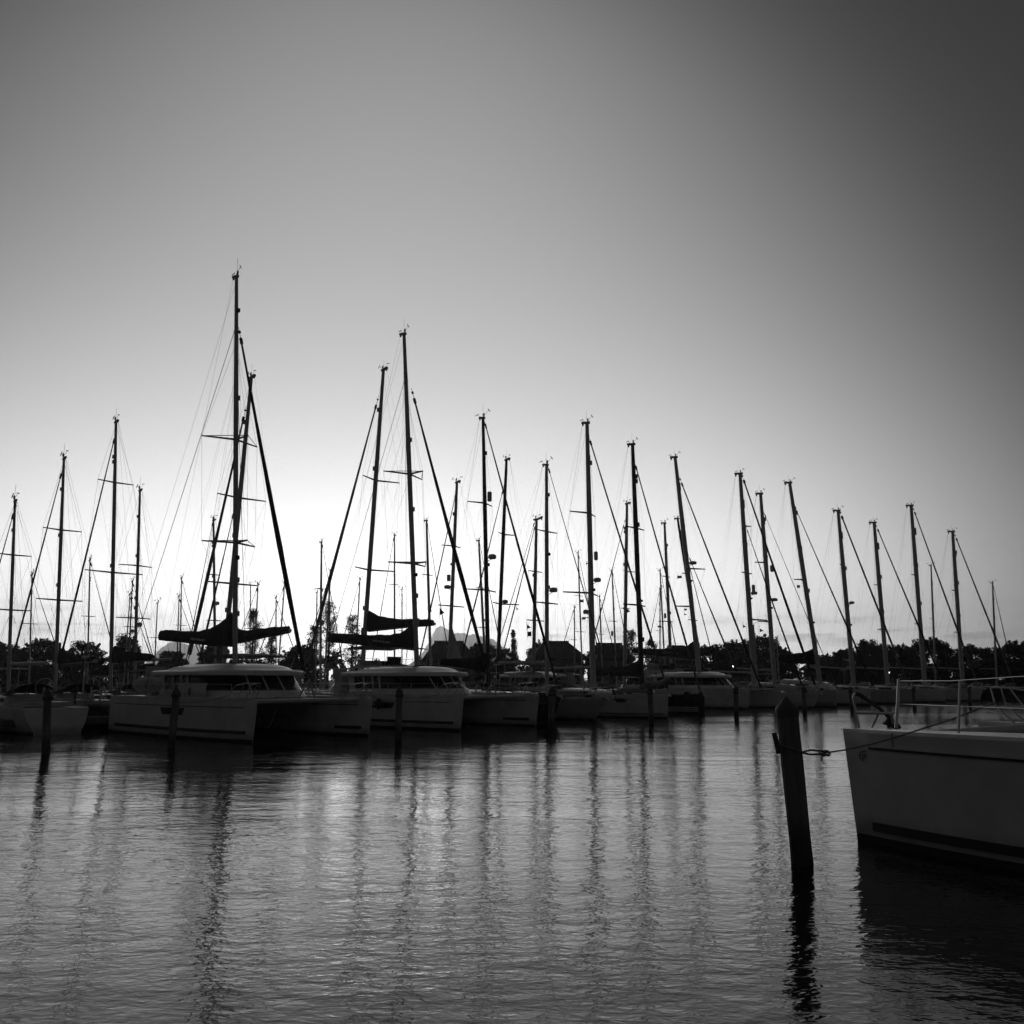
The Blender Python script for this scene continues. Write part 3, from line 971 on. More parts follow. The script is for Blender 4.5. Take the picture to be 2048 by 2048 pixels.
# boats past the right edge of the photograph
for (bx, by, mt, w, hullm, zf, rk, lab) in (
        (1890, 1405, (1748, 1044, 1775, 1360), 7, 'gelcoat', 1.55, .1, 'white yacht beyond the right hand catamaran, first mast past the far pile'),
        (1958, 1402.5, (1822, 1010, 1849, 1360), 7, 'gelcoat', 1.6, .6, 'white sloop with sloping bow, second mast past the far pile'),
        (2032, 1400, (1905, 1062, 1925, 1360), 6.5, 'dark_hull', 1.5, .1, 'dark hulled yacht at the far right edge of the row')):
    q = Boat('sailing_yacht', lab, 'sailboat', FRONT, an, ground(bx, by))
    yacht(q, rk + .05, 12.6, 1.95, zf, rk, (hullm, 'antifoul'))
    h_ = mt[3] - mt[1]
    rig(q, mt, w, 1.7, 'mast_grey', sp=((mt[1] + h_ * .4, 14, 8), (mt[1] + h_ * .68, 16, 10)), stays=((mt[0] + 8, mt[1] + 16, bx - 4, 1366, 1.5, 3.0, 'furled_dark' if bx < 1900 else 'furled_grey'),),
        boom=((mt[2] - 3, 1338), (mt[2] - 80, 1334)), beam=1.8, stern=-11.6)

# ================= second row (bows away, sterns to the dock)
an2 = 180 - HEAD


def second(kind, lab, Y, mast, w, zb, stay, boom, L=12.5, cat=False, m='mast_alloy', bowoff=None, hullm='gelcoat', flyb=False, bim=False, zf=1.5, group=BACK, detail=False, **kw):
    p = at(mast[2], 1345, Y)
    q = Boat(kind, lab, 'catamaran' if cat else 'sailboat', group, an2, (p.x, p.y))
    xb = bowoff if bowoff else 5.8
    if cat:
        catamaran(q, xb, L, 2.7 if not flyb else 3.1, roof=(-3.6, -10.2), xm=-5, stripes=(False, False), flybridge=flyb, bim=bim, groove=False, detail=detail)
        rig(q, mast, w, zb, m, stays=stay, boom=boom, beam=3.2, aft=-3.0, zdeck=1.8, back=0, **kw)
    else:
        yacht(q, xb, L, 1.95, zf, .7, (hullm, 'antifoul'), detail=detail, bim=bim)
        rig(q, mast, w, zb, m, stays=stay, boom=boom, beam=1.8, stern=xb - L, **kw)
    return q


B_ = second('catamaran', 'catamaran behind the first one whose leaning mast crosses the tallest mast', 62, (503, 753, 456, 1240), 9, 3.2,
            ((487, 836, 380, 1306, 2.6, 6.0, 'furled_grey'), (466, 1030, 402, 1308, 1.0, 4.0, 'furled_grey')), ((462, 1275), (579, 1261)), cat=True, bim=True,
            sp=((996, 30, 43), (1167, 38, 40)), cover=((578, 1252, 1265), (573, 1252, 1267), (550, 1254, 1271), (520, 1257, 1277), (495, 1261, 1283), (478, 1258, 1286), (468, 1238, 1288)), covm='canvas_dark', refl=())
C_ = second('catamaran', 'tall catamaran with flying bridge and dark sail cover behind the second catamaran', 72, (767, 738, 730, 1262), 8.4, 3.3,
            ((752, 812, 614, 1328, 2.2, 4.5, 'furled_grey', 6.0),), ((737, 1262), (868, 1248)), cat=True, flyb=True, L=14,
            sp=((961, 18, 45), (1140, 20, 48)), cover=((866, 1240, 1251), (860, 1239, 1252), (835, 1238, 1254), (805, 1238, 1255), (775, 1235, 1257), (757, 1231, 1259), (745, 1225, 1261), (738, 1220, 1263)), covm='canvas_dark', dome=())
I_ = second('sailing_yacht', 'sloop with a pale triangular canvas on its mast foot behind the second catamaran', 77.5, (914, 963, 899, 1310), 6.6, 1.8,
            ((911, 990, 838, 1320, 1.2, 2.4, 'furled_dark'),), ((904, 1335), (980, 1336)), bim=True, sp=((1092, 24, 11), (1212, 25, 23)), refl=((902, 1155, 6, 12),), dome=((892, 1173, 12),), lights=((905, 1128),))
# furled stay sail hoisted as a canvas triangle behind its mast
p, q, r_ = I_.pp(902, 1247), I_.pp(925, 1322), I_.pp(899, 1322)
MB().loft([[(p.x, -.01, p.z), (p.x + .03, .012, p.z), (p.x - .03, -.012, p.z)], [(q.x, -.01, q.z), (r_.x, .012, r_.z), (r_.x, -.012, r_.z)]], closed=True).build('riding_sail', 'canvas_light', I_.root, smooth=False)
H_ = second('sailing_yacht', 'dark sloop whose black mast leans left between two furled headsails', 82, (1013, 918, 996, 1322), 6.6, 1.8,
            ((1005, 984, 922, 1318, 1.0, 2.6, 'furled_dark'),), ((1000, 1325), (1085, 1322)), m='mast_black', hullm='dark_hull', sp=((1069, 9, 26), (1208, 14, 38)), dome=((1008, 1204, 10),))
J_ = second('sailing_yacht', 'sloop with a masthead boom pointing right and two pennants on its halyard', 86, (1073, 1037, 1067, 1330), 6.2, 1.8,
            ((1069, 1056, 1005, 1310, 1.0, 2.0, 'furled_grey'), (1068, 1048, 990, 1310, .6, 1.2, 'furled_grey')), ((1070, 1335), (1150, 1338)), sp=((1143, 14, 14), (1241, 16, 20)), crane=1.8)
N_ = second('sailing_yacht', 'grey masted sloop standing left of the black mast, flag at its lower spreader', 97, (1254, 1006, 1250, 1290), 6.0, 1.8,
            ((1247, 1052, 1178, 1310, .8, 1.8, 'furled_grey'),), ((1252, 1330), (1320, 1332)), sp=((1143, 8, 22), (1217, 10, 10)), bim=True)
p = at(1288, 1345, 100)
MC = Boat('motor_catamaran', 'white motor catamaran with flying bridge behind the black hulled yacht, no mast', 'catamaran', BACK, an2, (p.x, p.y))
catamaran(MC, 5.8, 12.5, 2.9, roof=(-3.4, -10.6), stripes=(False, False), flybridge=True, bim=True, groove=False)
p = at(1040, 1345, 87)
MC2 = Boat('motor_catamaran', 'white motor catamaran with canopy behind the pale raked bow, no mast', 'catamaran', BACK, an2, (p.x, p.y))
catamaran(MC2, 5.8, 11.5, 2.6, roof=(-3.2, -9.6), stripes=(False, False), bim=True, groove=False)
V_ = second('sailing_yacht', 'sloop at the left edge of the row with a radar on its grey mast', 63, (280, 979, 271, 1288), 6.0, 1.8,
            (), ((274, 1322), (340, 1318)), bim=True, sp=((1131, 30, 16), (1236, 32, 16)), dome=((284, 1250, 9),), lights=((280, 1215),))
W_ = second('sailing_yacht', 'sloop left of the first catamaran with the second tallest mast on that side', 57.5, (232, 842, 222, 1330), 7.5, 1.7,
            ((228, 880, 118, 1330, 1.5, 3.5, 'furled_dark'),), ((226, 1322), (310, 1318)), sp=((965, 20, 28), (1145, 34, 44)), bim=True, cover=((306, 1308, 1319), (285, 1306, 1321), (260, 1304, 1323), (240, 1298, 1325), (230, 1290, 1326)), dome=())
second('sailing_yacht', 'dark hulled sloop at the far left edge with a furled pale headsail', 53.5, (128, 915, 112, 1330), 7.0, 1.6,
       ((122, 950, 20, 1335, 1.4, 3.2, 'furled_grey'),), ((117, 1325), (190, 1322)), hullm='dark_hull', sp=((1060, 20, 30), (1200, 26, 34)), cover=((186, 1312, 1322), (165, 1311, 1324), (140, 1308, 1326), (122, 1300, 1328)))
second('sailing_yacht', 'white sloop leaving the left edge of the view', 49.5, (30, 1000, 18, 1330), 6.5, 1.6,
       ((26, 1030, -60, 1335, 1.2, 3.0, 'furled_dark'),), ((22, 1328), (92, 1326)), sp=((1110, 18, 26), (1220, 20, 28)))

# ================= small boats further off, whose masts rise over the two rows
SM = [  # (mast pixels, distance, width, heading right?, label)
    ((427, 1039, 430, 1300), 84, 5.2, 0, 'distant sloop with grey mast behind the long furled headsails left of the tallest mast'),
    ((363, 1156, 361, 1280), 110, 2.6, 1, 'distant sloop with a thin black mast over the first catamaran boom'),
    ((358, 1193, 355, 1290), 126, 2.4, 1, 'small distant sloop just left of a thin black mast'),
    ((315, 1206, 311, 1290), 120, 2.4, 1, 'small distant sloop over the left end of the first boom'),
    ((265, 1162, 259, 1290), 104, 3.0, 1, 'distant sloop left of the radar mast at the left edge'),
    ((260, 1189, 253, 1290), 118, 2.4, 1, 'smallest distant sloop near the left edge'),
    ((516, 1169, 510, 1290), 108, 2.8, 0, 'distant sloop between the tallest mast and the thick furled headsail'),
    ((501, 1170, 500, 1290), 122, 2.4, 0, 'slim distant sloop beside the lower spreader of the leaning mast'),
    ((552, 1195, 552, 1290), 124, 2.4, 1, 'slim distant sloop just left of the thick furled headsail'),
    ((569, 1168, 560, 1290), 112, 2.8, 0, 'distant sloop mast half hidden by the thick furled headsail'),
    ((643, 1083, 641, 1310), 92, 4.4, 1, 'lone distant sloop with radar reflector left of the tall leaning mast'),
    ((634, 1184, 632, 1310), 120, 2.6, 1, 'short distant sloop left of the lone sloop by the feathery tree'),
    ((661, 1143, 652, 1310), 100, 3.8, 0, 'distant sloop by the feathery tree crossing a furled headsail'),
    ((720, 1158, 712, 1310), 104, 2.6, 0, 'distant sloop left of the dark sail cover'),
    ((789, 1070, 789, 1240), 96, 3.2, 0, 'distant sloop over the upper dark sail cover'),
    ((804, 1178, 804, 1245), 128, 2.2, 1, 'slim distant sloop over the end of the upper sail cover'),
    ((853, 1040, 861, 1316), 88, 5.0, 1, 'distant sloop just right of the second catamaran mast'),
    ((957.5, 1080, 969, 1300), 92, 4.4, 1, 'distant sloop leaning beside the black capsule mast'),
    ((1156, 1105, 1164, 1330), 104, 2.6, 1, 'distant sloop with a very thin mast by the radar on the pale mast'),
    ((1177, 1126, 1181, 1300), 98, 4.2, 1, 'distant sloop hidden close behind the plumb bowed yacht mast'),
    ((1199, 1192, 1204, 1320), 120, 2.6, 1, 'short distant sloop right of the plumb bowed yacht mast'),
    ((1149, 1214, 1149, 1330), 130, 2.2, 0, 'shortest distant sloop left of the paired pale masts'),
    ((1224, 1140, 1231, 1310), 110, 2.8, 1, 'distant sloop left of the grey masted sloop'),
    ((1329, 1045, 1341, 1310), 100, 5.4, 1, 'distant sloop with radar reflector between the black mast and the raked mast'),
    ((1355, 1036, 1386, 1230), 96, 5.2, 1, 'distant black masted sloop crossing the raked mast'),
    ((1320, 1140, 1328, 1300), 116, 2.8, 1, 'slim distant sloop by the long cloud streak'),
    ((1320, 1178, 1320, 1300), 128, 2.2, 0, 'small distant sloop right of the black mast'),
    ((1507, 1250, 1512, 1320), 124, 3.0, 1, 'short distant sloop between two grey masts before the trees'),
    ((1554, 1274, 1556, 1320), 120, 2.8, 1, 'stub masted distant sloop in front of the right hand trees'),
    ((180, 1120, 176, 1300), 98, 3.2, 1, 'distant sloop between the two left edge masts'),
    ((64, 1150, 60, 1300), 105, 3.0, 1, 'distant sloop by the far left edge of the harbour'),
    ((1862, 1130, 1870, 1330), 120, 3.0, 1, 'distant sloop over the right hand trees'),
    ((1985, 1165, 1992, 1330), 125, 3.0, 1, 'distant sloop near the right edge of the harbour'),
]
for k, (mt, Y, w, right, lab) in enumerate(SM):
    off = 24 if k in (23, 24) else (44, 58, 50)[k % 3]
    Y = min(149 - (k % 4), (32.7 + off) / (.675 - .738 * (mt[2] - 1024) / F))
    p = at(mt[2], 1345, Y)
    q = Boat('small_sailboat', lab, 'sailboat', FAR, an if right else an2, (p.x, p.y))
    L = 10.0
    hm = ('gelcoat', 'gelcoat_grey', 'dark_hull')[k % 3]
    yacht(q, 4.4, L, 1.7, 1.25, .7, (hm, 'antifoul'), detail=False, hood=k % 2 == 0, bim=k % 3 == 1)
    h_ = mt[3] - mt[1]
    full = (1345 - mt[1])
    sg = 1 if right else -1
    dx = 3.9 * .743 / (q.m_per_px(Vector((0, 0, 2))))
    sps = ((mt[1] + full * .5, 11, 8),) if full < 230 else ((mt[1] + full * .36, 11, 8), (mt[1] + full * .66, 13, 10))
    st = ()
    if k % 4 != 3:
        st = ((mt[0] + sg * 2, mt[1] + 8, mt[2] + sg * dx, 1352, .6, 1.6, 'furled_grey' if k % 2 else 'furled_dark'),)
    rf = ((mt[0] + 4, mt[1] + full * .62, 3.6, 9),) if k in (10, 23, 13, 22) else ()
    dm = ((mt[0] + 5, mt[1] + full * .55, 7),) if k in (0, 4, 9, 18, 25) else ()
    rig(q, mt, w, 1.5, 'mast_black' if k in (1, 2, 24) else 'mast_grey', sp=sps, stays=st, boom=((mt[2] - sg * 1, 1338), (mt[2] - sg * dx * .9, 1337)),
        cover=((mt[2] - sg * dx * .85, 1330, 1338), (mt[2] - sg * dx * .5, 1329, 1339), (mt[2] - sg * 4, 1326, 1339)) if k % 2 else None,
        beam=1.5, stern=-5.4, ant=.5, wr=.006, refl=rf, dome=dm, back=1, lazy=False, boomr=.06)

# ------------------------------------------------------------------ things on the boats
# paddle board standing on the side deck of the first catamaran
yA = -halfA - .50
c = A.pp(295, 1370, yA)
pbw = empty('paddle_board', A.wor(c), R(angA))
tag(pbw, 'pale oval paddle board stood on its edge at the stern of the left catamaran', 'paddle board')
prof = []
mb = MB()
for i in range(25):
    t = -1 + 2 * i / 24
    hgt = .40 * max(0.02, (1 - abs(t) ** 2.6)) ** .55
    th = .05 * (1 - abs(t) ** 4) + .01
    prof.append([(t * 1.6, -th * math.cos(a), hgt * math.sin(a)) for a in [2 * math.pi * j / 14 for j in range(14)]])
mb.loft(prof, closed=True)
bo = mb.build('board', 'gelcoat', pbw)
ring = [(.0 + .13 * math.cos(2 * math.pi * i / 24), -.068, .15 * math.sin(2 * math.pi * i / 24)) for i in range(25)]
MB().tube(ring, .02, 4).tube([(-.03, -.068, -.07), (.05, -.068, .08)], .02, 4).build('emblem', 'gelcoat_grey', pbw)
MB().box((.72, -.05, .0), (.17, .04, .045)).build('fin_slot', 'plastic_dark', pbw)
MB().tube([(.2, -.075, .4), (.1, -.08, -.4)], .012, 4).build('leash', 'rope_dark', pbw)
# locker on the side deck
c = A.pp(386, 1374, -halfA - .1)
lk = empty('deck_locker', A.wor((c.x, -halfA - .15, 1.8)), R(angA))
tag(lk, 'pale box locker on the left catamaran deck, right of the paddle board', 'locker')
MB().box((0, 0, .28), (1.6, .55, .56)).build('body', 'gelcoat', lk, smooth=False)
MB().box((0, 0, .60), (1.67, .62, .07)).build('lid', 'gelcoat', lk, smooth=False)
MB().tube([(.3, -.29, .12), (.3, -.30, .42), (.42, -.30, .42), (.42, -.29, .12), (.3, -.29, .12)], .02, 4).build('handle', 'plastic_dark', lk)
# bundle on the second catamaran's roof
c = D.pp(801, 1322, -.9)
bn = empty('canvas_bundle', D.wor((c.x, -.9, 3.20)), R(angD))
tag(bn, 'strapped pale canvas bundle lying on the roof of the middle catamaran', 'bundle')
rings = [[(x, w_ * math.cos(a), .13 + .13 * math.sin(a)) for a in [2 * math.pi * j / 10 for j in range(10)]] for x, w_ in ((-.5, .2), (-.46, .32), (0, .36), (.44, .33), (.5, .2))]
MB().loft(rings, closed=True).build('roll', 'canvas_light', bn)
MB().tube([(-.2, .36 * math.cos(a), .135 + .145 * math.sin(a)) for a in [2 * math.pi * j / 12 for j in range(13)]], .014, 4).build('strap', 'rope_dark', bn)
MB().tube([(.25, .36 * math.cos(a), .135 + .145 * math.sin(a)) for a in [2 * math.pi * j / 12 for j in range(13)]], .014, 4).build('strap', 'rope_dark', bn)
# black day shape hanging on the second catamaran's hull
yy = -halfD - 1.0
c = D.pp(757, 1408, yy)
ds = empty('day_shape', D.wor(c), R(angD))
tag(ds, 'black double cone day shape hung on the side of the middle catamaran', 'day shape')
MB().lathe([(.01, -.32), (.24, -.08), (.28, 0), (.24, .08), (.10, .26), (.05, .32)], (0, 0, 0), 12).build('cone', 'plastic_dark', ds)
MB().tube([(0, 0, .3), (.02, .1, .62)], .01, 4).build('lanyard', 'rope', ds)
# rolled tender on the deck of the plumb bowed yacht
p0, p1 = Lb.pp(1280, 1378), Lb.pp(1342, 1362)
tn = empty('rolled_dinghy', Lb.wor(p0), R(an))
tag(tn, 'grey deflated dinghy rolled on the foredeck behind the mooring pile', 'dinghy')
pts = [(p1 - p0) * (i / 10) + Vector((0, 0, .12 * math.sin(i * .7))) for i in range(11)]
MB().tube(pts, [.12, .2, .24, .25, .22, .24, .25, .26, .26, .22, .1], 9).build('tube', 'canvas_grey', tn)
MB().tube([q + Vector((0, -.12, .18)) for q in pts[2:]], [.06] + [.13] * 7 + [.05], 8).build('floor_roll', 'canvas_light', tn)


# pennants flying from the rigging
def pennant(px, py, w, h, Y, tri, m, lab):
    c = at(px, py, Y)
    s_ = Y / F
    root = empty('pennant_flag', c)
    tag(root, lab, 'flag', 'small flags in the rigging')
    W_, H_2 = w * s_, h * s_
    a, e = [], []
    n = 8
    for i in range(n + 1):
        t = i / n
        x = -W_ / 2 + W_ * t
        y = .06 * math.sin(t * 6)
        k = (1 - t * .95) if tri else 1 - .1 * math.sin(t * 3)
        a.append([(x, y, H_2 / 2 * k - .1 * t * tri), (x, y + .012, H_2 / 2 * k - .1 * t * tri), (x, y + .012, -H_2 / 2 * k - .1 * t * tri), (x, y, -H_2 / 2 * k - .1 * t * tri)])
    MB().loft(a, closed=True).build('cloth', m, root)
    MB().tube([(-W_ / 2, 0, -H_2), (-W_ / 2, 0, H_2 * 1.3)], .012, 4).build('halyard', 'rope_dark', root)


pennant(884, 1223, 9, 15, 70, 1, 'flag', 'dark pennant at the end of the middle sail cover')
pennant(1058, 1253, 8, 9, 78, 1, 'flag_pale', 'upper of two pennants left of the pale twin masts')
pennant(1059, 1268, 8, 10, 78, 0, 'flag', 'lower of two pennants left of the pale twin masts')
pennant(1257, 1221, 6, 9, 88, 1, 'flag', 'pennant at the lower spreader left of the black mast')
pennant(1359, 1154, 9, 6, 95, 0, 'flag_pale', 'pale square flag beside the raked mast')
pennant(1371, 1219, 5, 4, 98, 0, 'flag_pale', 'small flag under the radar left of the raked mast, upper one')
pennant(1371, 1228, 5, 4, 98, 1, 'flag', 'small flag under the radar left of the raked mast, lower one')
pennant(1489, 1252, 6, 7, 100, 1, 'flag', 'pennant left of the leftmost grey mast over the right hand trees')
pennant(1523, 1260, 7, 8, 100, 1, 'flag', 'pennant between two grey masts over the right hand trees')
pennant(1597, 1173, 6, 6, 90, 0, 'flag', 'small flag left of the strongly raked mast')
pennant(1163, 1202, 9, 6, 95, 0, 'flag_pale', 'pale flag between two thin masts left of the plumb bowed yacht')
pennant(1035, 1217, 4, 6, 85, 1, 'flag', 'tiny pennant right of the left leaning black mast')


# ------------------------------------------------------------------ mooring piles
def pile(top, bot, wpx, Y, lab, extra=0):
    s_ = Y / F
    t = at(top[0], top[1], Y)
    b0 = at(bot[0], bot[1], Y)
    ax = (b0 - t)
    foot = t + ax * ((-1.2 - t.z) / ax.z)
    r_ = wpx * s_ / 2
    root = empty('mooring_pile', (t + ax * ((0 - t.z) / ax.z)))
    tag(root, lab, 'mooring pile', 'timber mooring piles in front of the boats')
    o = Vector(root.location)
    up = -ax.normalized()
    sh = t - up * (r_ * 1.05)
    mb = MB()
    n = 9
    pts = [sh.lerp(foot, i / n) - o for i in range(n + 1)]
    mb.tube(pts, [r_ * (.98 + .05 * random.uniform(-1, 1)) * (1 - .05 * (i > 6)) for i in range(n + 1)], 14)
    mb.build('post', 'pile_wood', root)
    MB().tube([sh - up * (r_ * .75) - o, sh - up * .02 - o, sh - o, t - o], [r_ * 1.05, r_ * 1.07, r_ * 1.05, .012], 14).build('cap', 'pile_cap', root)
    if extra:
        k = sh - up * extra - o
        for q in range(3):
            pts = [k + Vector((math.cos(a) * (r_ + .02), math.sin(a) * (r_ + .02), .04 * q + .02 * math.sin(a))) for a in [2 * math.pi * j / 16 for j in range(17)]]
            MB().tube(pts, .018, 5).build('rope_turn', 'rope_dark', root)
    return root, r_, up, t


pile((354, 1374), (343, 1490), 15, 35.5, 'leaning dark pile before the left catamaran hull, tallest in the water of the row', .2)
pile((799, 1374), (797, 1465), 13.5, 40.5, 'dark pile before the middle catamaran hull', .25)
pile((1105, 1372), (1102, 1448), 14, 50, 'pile between the middle catamaran and the pale raked bow', .3)
pile((1299, 1372), (1303, 1440), 10.5, 55, 'pile before the plumb bowed yacht with the hull window', .3)
pile((1471, 1372), (1473, 1428), 10, 64, 'pile before the bow with the numeral 5', .3)
pile((1607, 1372), (1609, 1420), 8.6, 72, 'pile right of the near pile, before the slanting bow', .3)
pile((1700, 1372), (1704, 1416), 7.6, 79, 'farthest pile in the photo, left of the near catamaran bow', .3)
pile((1826, 1372), (1829, 1412), 7.0, 86, 'far pile beyond the near catamaran', .3)
pile((1938, 1373), (1940, 1408), 6.6, 92, 'far pile near the right edge of the view', .3)
pile((96, 1376), (92, 1490), 15, 33, 'pile standing alone in the open water on the left', .25)
fp, fr, fup, ft = pile((1571, 1393), (1585, 1532), 42.5, 13.6, 'thick near pile with a pointed cap and a mooring line round it')
o = Vector(fp.location)
q0, q1 = at(1548, 1466, 13.5) - o, at(1559, 1507, 13.5) - o
MB().tube([q0, q1], [.035, .045], 4).build('rub_board', 'pile_cap', fp)

# ------------------------------------------------------------------ near catamaran at lower right
bp = at(1687, 1457, 15.6)
angN = math.degrees(math.atan2(.80, -.60))
bn_ = Boat('catamaran', 'white catamaran bow close by at lower right with a rope across its hull', 'catamaran', None, angN, (bp.x, bp.y))
zN = bp.z
hbN = .72
# port hull is the near one (faces the camera)
for k, oy in enumerate((-.0, -4.6)):
    mbx = hull(bn_, 0.0, 12.0, hbN, zN, zN * 1.04, .14, oy, fine=2.6, tr=.92, entry=.45, wl=.86)
    if k == 0:
        nob, nside = mbx
    pulpit(bn_, -.35, oy, zN) if k else None
hull_strip(bn_, nside, 1, 0, -.55, -9, zN - .30, zN - .265, 'groove', 'chine', nob, out=.02)
hull_strip(bn_, nside, 1, 0, -.75, -9, zN - .262, zN - .24, 'gelcoat', 'rub_rail', nob, out=.04)
hull_strip(bn_, nside, 1, 0, -.5, -9, .2, .34, 'stripe', 'stripe', nob)
hull_strip(bn_, nside, 1, 0, -1.05, -1.06, zN - .27, zN - .02, 'groove', 'seam', nob, out=.006, n=1)
MB().box((-6.5, -2.3, 1.25), (6.0, 3.6, .8)).build('bridge_deck', 'gelcoat', bn_.root)
MB().tube([(-1.0, 0, zN - .1), (-1.0, -4.6, zN - .1)], .09, 10).build('cross_beam', 'mast_grey', bn_.root)
MB().box((-8.0, -2.3, 2.2), (5.0, 4.2, 1.1), taper=.88, shift=-.25).build('saloon', 'gelcoat', bn_.root)
MB().box((-8.2, -2.3, 2.85), (5.4, 4.6, .16), taper=.96).build('roof', 'gelcoat', bn_.root)


def nb(px, py, Y):
    return bn_.loc(at(px, py, Y))


# foredeck ironwork of the near bow
MB().tube([nb(1719, 1456, 15.0), nb(1711, 1420, 15.0), nb(1706, 1396, 15.0), nb(1707, 1391, 15.0), nb(1711, 1387, 15.0)], .017, 8).build('pulpit', 'steel', bn_.root)
MB().tube([nb(1713, 1426, 15.0), nb(1787, 1427, 14.2)], .021, 8).tube([nb(1744, 1455, 14.8), nb(1757, 1428, 14.6)], .014, 6).tube([nb(1783, 1427, 14.2), nb(1786, 1452, 14.2)], .018, 6).build('bow_seat', 'mast_alloy', bn_.root)
MB().tube([nb(1797, 1358, 14.0), nb(1796, 1400, 14.0), nb(1792, 1456, 14.0)], [.018, .024, .026], 10).build('stanchion', 'steel', bn_.root)
MB().tube([nb(1768, 1446, 14.4), nb(1776, 1444, 14.3), nb(1790, 1452, 14.2), nb(1796, 1455, 14.1)], [.03, .055, .05, .03], 8).tube([nb(1777, 1447, 14.3), nb(1777, 1456, 14.3)], .02, 6).build('anchor', 'plastic_dark', bn_.root)
wire(bn_, [nb(1797, 1362, 14.0), nb(1900, 1362, 12.6), nb(2060, 1352, 11)], .006, 'steel', 'lifeline')
wire(bn_, [nb(1797, 1408, 14.0), nb(1900, 1412, 12.6), nb(2060, 1418, 11)], .006, 'steel', 'lifeline')
MB().tube([nb(1920, 1362, 12.35), nb(1917, 1466, 12.35)], .018, 8).build('stanchion', 'steel', bn_.root)
# emblem on the bow, two nested letter strokes
xe = -.62
e0 = nb(1718, 1504, 15.0)


def emb(px, py):
    # pixel to a point on the port side of the near hull
    y = .4
    for _ in range(5):
        d = ray(px, py)
        cc = Vector((0, 0, EYE))
        oo = bn_.O + bn_.T * y
        t = (oo - cc).dot(bn_.T) / d.dot(bn_.T)
        l = bn_.loc(cc + d * t)
        y = nside(l.x, l.z) + .012
    return l


for pts in (((1720.5, 1519), (1719.2, 1511), (1720, 1506), (1723, 1503.5), (1731.5, 1502)), ((1720.5, 1511.5), (1727, 1509.5), (1731.5, 1508.2), (1731.6, 1512), (1729, 1514.5), (1724.5, 1515.8), (1725, 1523))):
    MB().tube([emb(*p) for p in pts], .0075, 6).build('emblem', 'lettering_dark', nob)

# mooring line from the near pile past the bow
ml = empty('mooring_line', at(1650, 1506, 13.8))
tag(ml, 'grey mooring line knotted off the near pile and led across the near bow', 'rope')
o = Vector(ml.location)
ctr = at(1580, 1497, 13.6)
lp_ = lambda *p: at(*p) - o
MB().tube([lp_(1655, 1505, 13.8), lp_(1690, 1500, 14.2), lp_(1745, 1488, 14.3), lp_(1800, 1472, 13.9), lp_(1900, 1440, 12.8), lp_(1990, 1405, 11.8)], .012, 7).build('lead', 'rope', ml)
rr_ = fr + .015
pts = [lp_(1650, 1503, 13.8), lp_(1622, 1500, 13.75)]
back = [ctr - o + Vector((rr_ * math.cos(a), rr_ * math.sin(a), .06 * math.cos(a + 3.1))) for a in [R(15 + 330 * j / 20) for j in range(21)]]
MB().tube(pts + [back[0]], .014, 6).tube(back + [lp_(1620, 1509, 13.6), lp_(1648, 1508, 13.8)], .014, 6).build('loop', 'rope', ml)
kn = MB()
for k in range(4):
    c = lp_(1644 + 4 * k, 1505.5 + (k % 2), 13.8)
    kn.tube([c + Vector((.03 * math.cos(a), .02 * math.sin(a * 2), .035 * math.sin(a))) for a in [2 * math.pi * j / 12 for j in range(13)]], .013, 5)
kn.tube([lp_(1646, 1508, 13.8), lp_(1643, 1517, 13.8), lp_(1644, 1523, 13.8)], .012, 5)
kn.build('knot', 'rope', ml)
# line made off to the near catamaran's bow rail
bl = empty('mooring_line', at(1718, 1389, 15.0))
tag(bl, 'dark rope tied to the top of the near bow rail and slanting down right', 'rope')
o = Vector(bl.location)
MB().tube([at(1711, 1387, 15) - o, at(1722, 1391, 15) - o, at(1760, 1418, 14.6) - o, at(1800, 1455, 14.1) - o], [.03, .034, .028, .026], 7).build('lead', 'rope_dark', bl)
MB().tube([at(1722, 1391, 15) - o, at(1724, 1400, 15) - o, at(1722, 1417, 15) - o], .008, 5).build('tail', 'rope_dark', bl)


# mooring lines between bows and piles
def mline(a, c, d, lab, r_=.016, m='rope'):
    o_ = MB().tube(sag(a, c, d, 10), r_, 5).build('mooring_line', m)
    tag(o_, lab, 'rope', 'mooring lines between bows and piles')


mline(at(350, 1404, 35.4), at(455, 1391, 37.5), .12, 'taut mooring line from the leaning left pile to the left catamaran bow')
mline(at(514, 1408, 37.2), at(553, 1415, 39.5), .9, 'slack rope hanging in a loop between the two bows of the left catamaran')
mline(at(797, 1395, 40.4), at(880, 1386, 45), .15, 'mooring line from the middle pile to the middle catamaran bow')
mline(at(797, 1398, 40.4), at(742, 1392, 42.6), .1, 'mooring line from the middle pile to the left catamaran far bow')
mline(at(1103, 1392, 50), at(1072, 1392, 50), .4, 'slack mooring line left of the pile by the middle catamaran')
mline(at(1107, 1390, 50), at(1208, 1394, 57), .3, 'mooring line from the pile to the pale raked bow')
mline(at(1297, 1390, 55), at(1195, 1394, 58), .25, 'mooring line from the plumb bow pile to the pale raked bow')
mline(at(1470, 1388, 64), at(1408, 1391, 67.5), .5, 'mooring line from the numeral pile to the black hulled yacht')
mline(at(1606, 1388, 72), at(1553, 1384, 80), .5, 'mooring line from the pile behind the near pile to the pale bows')

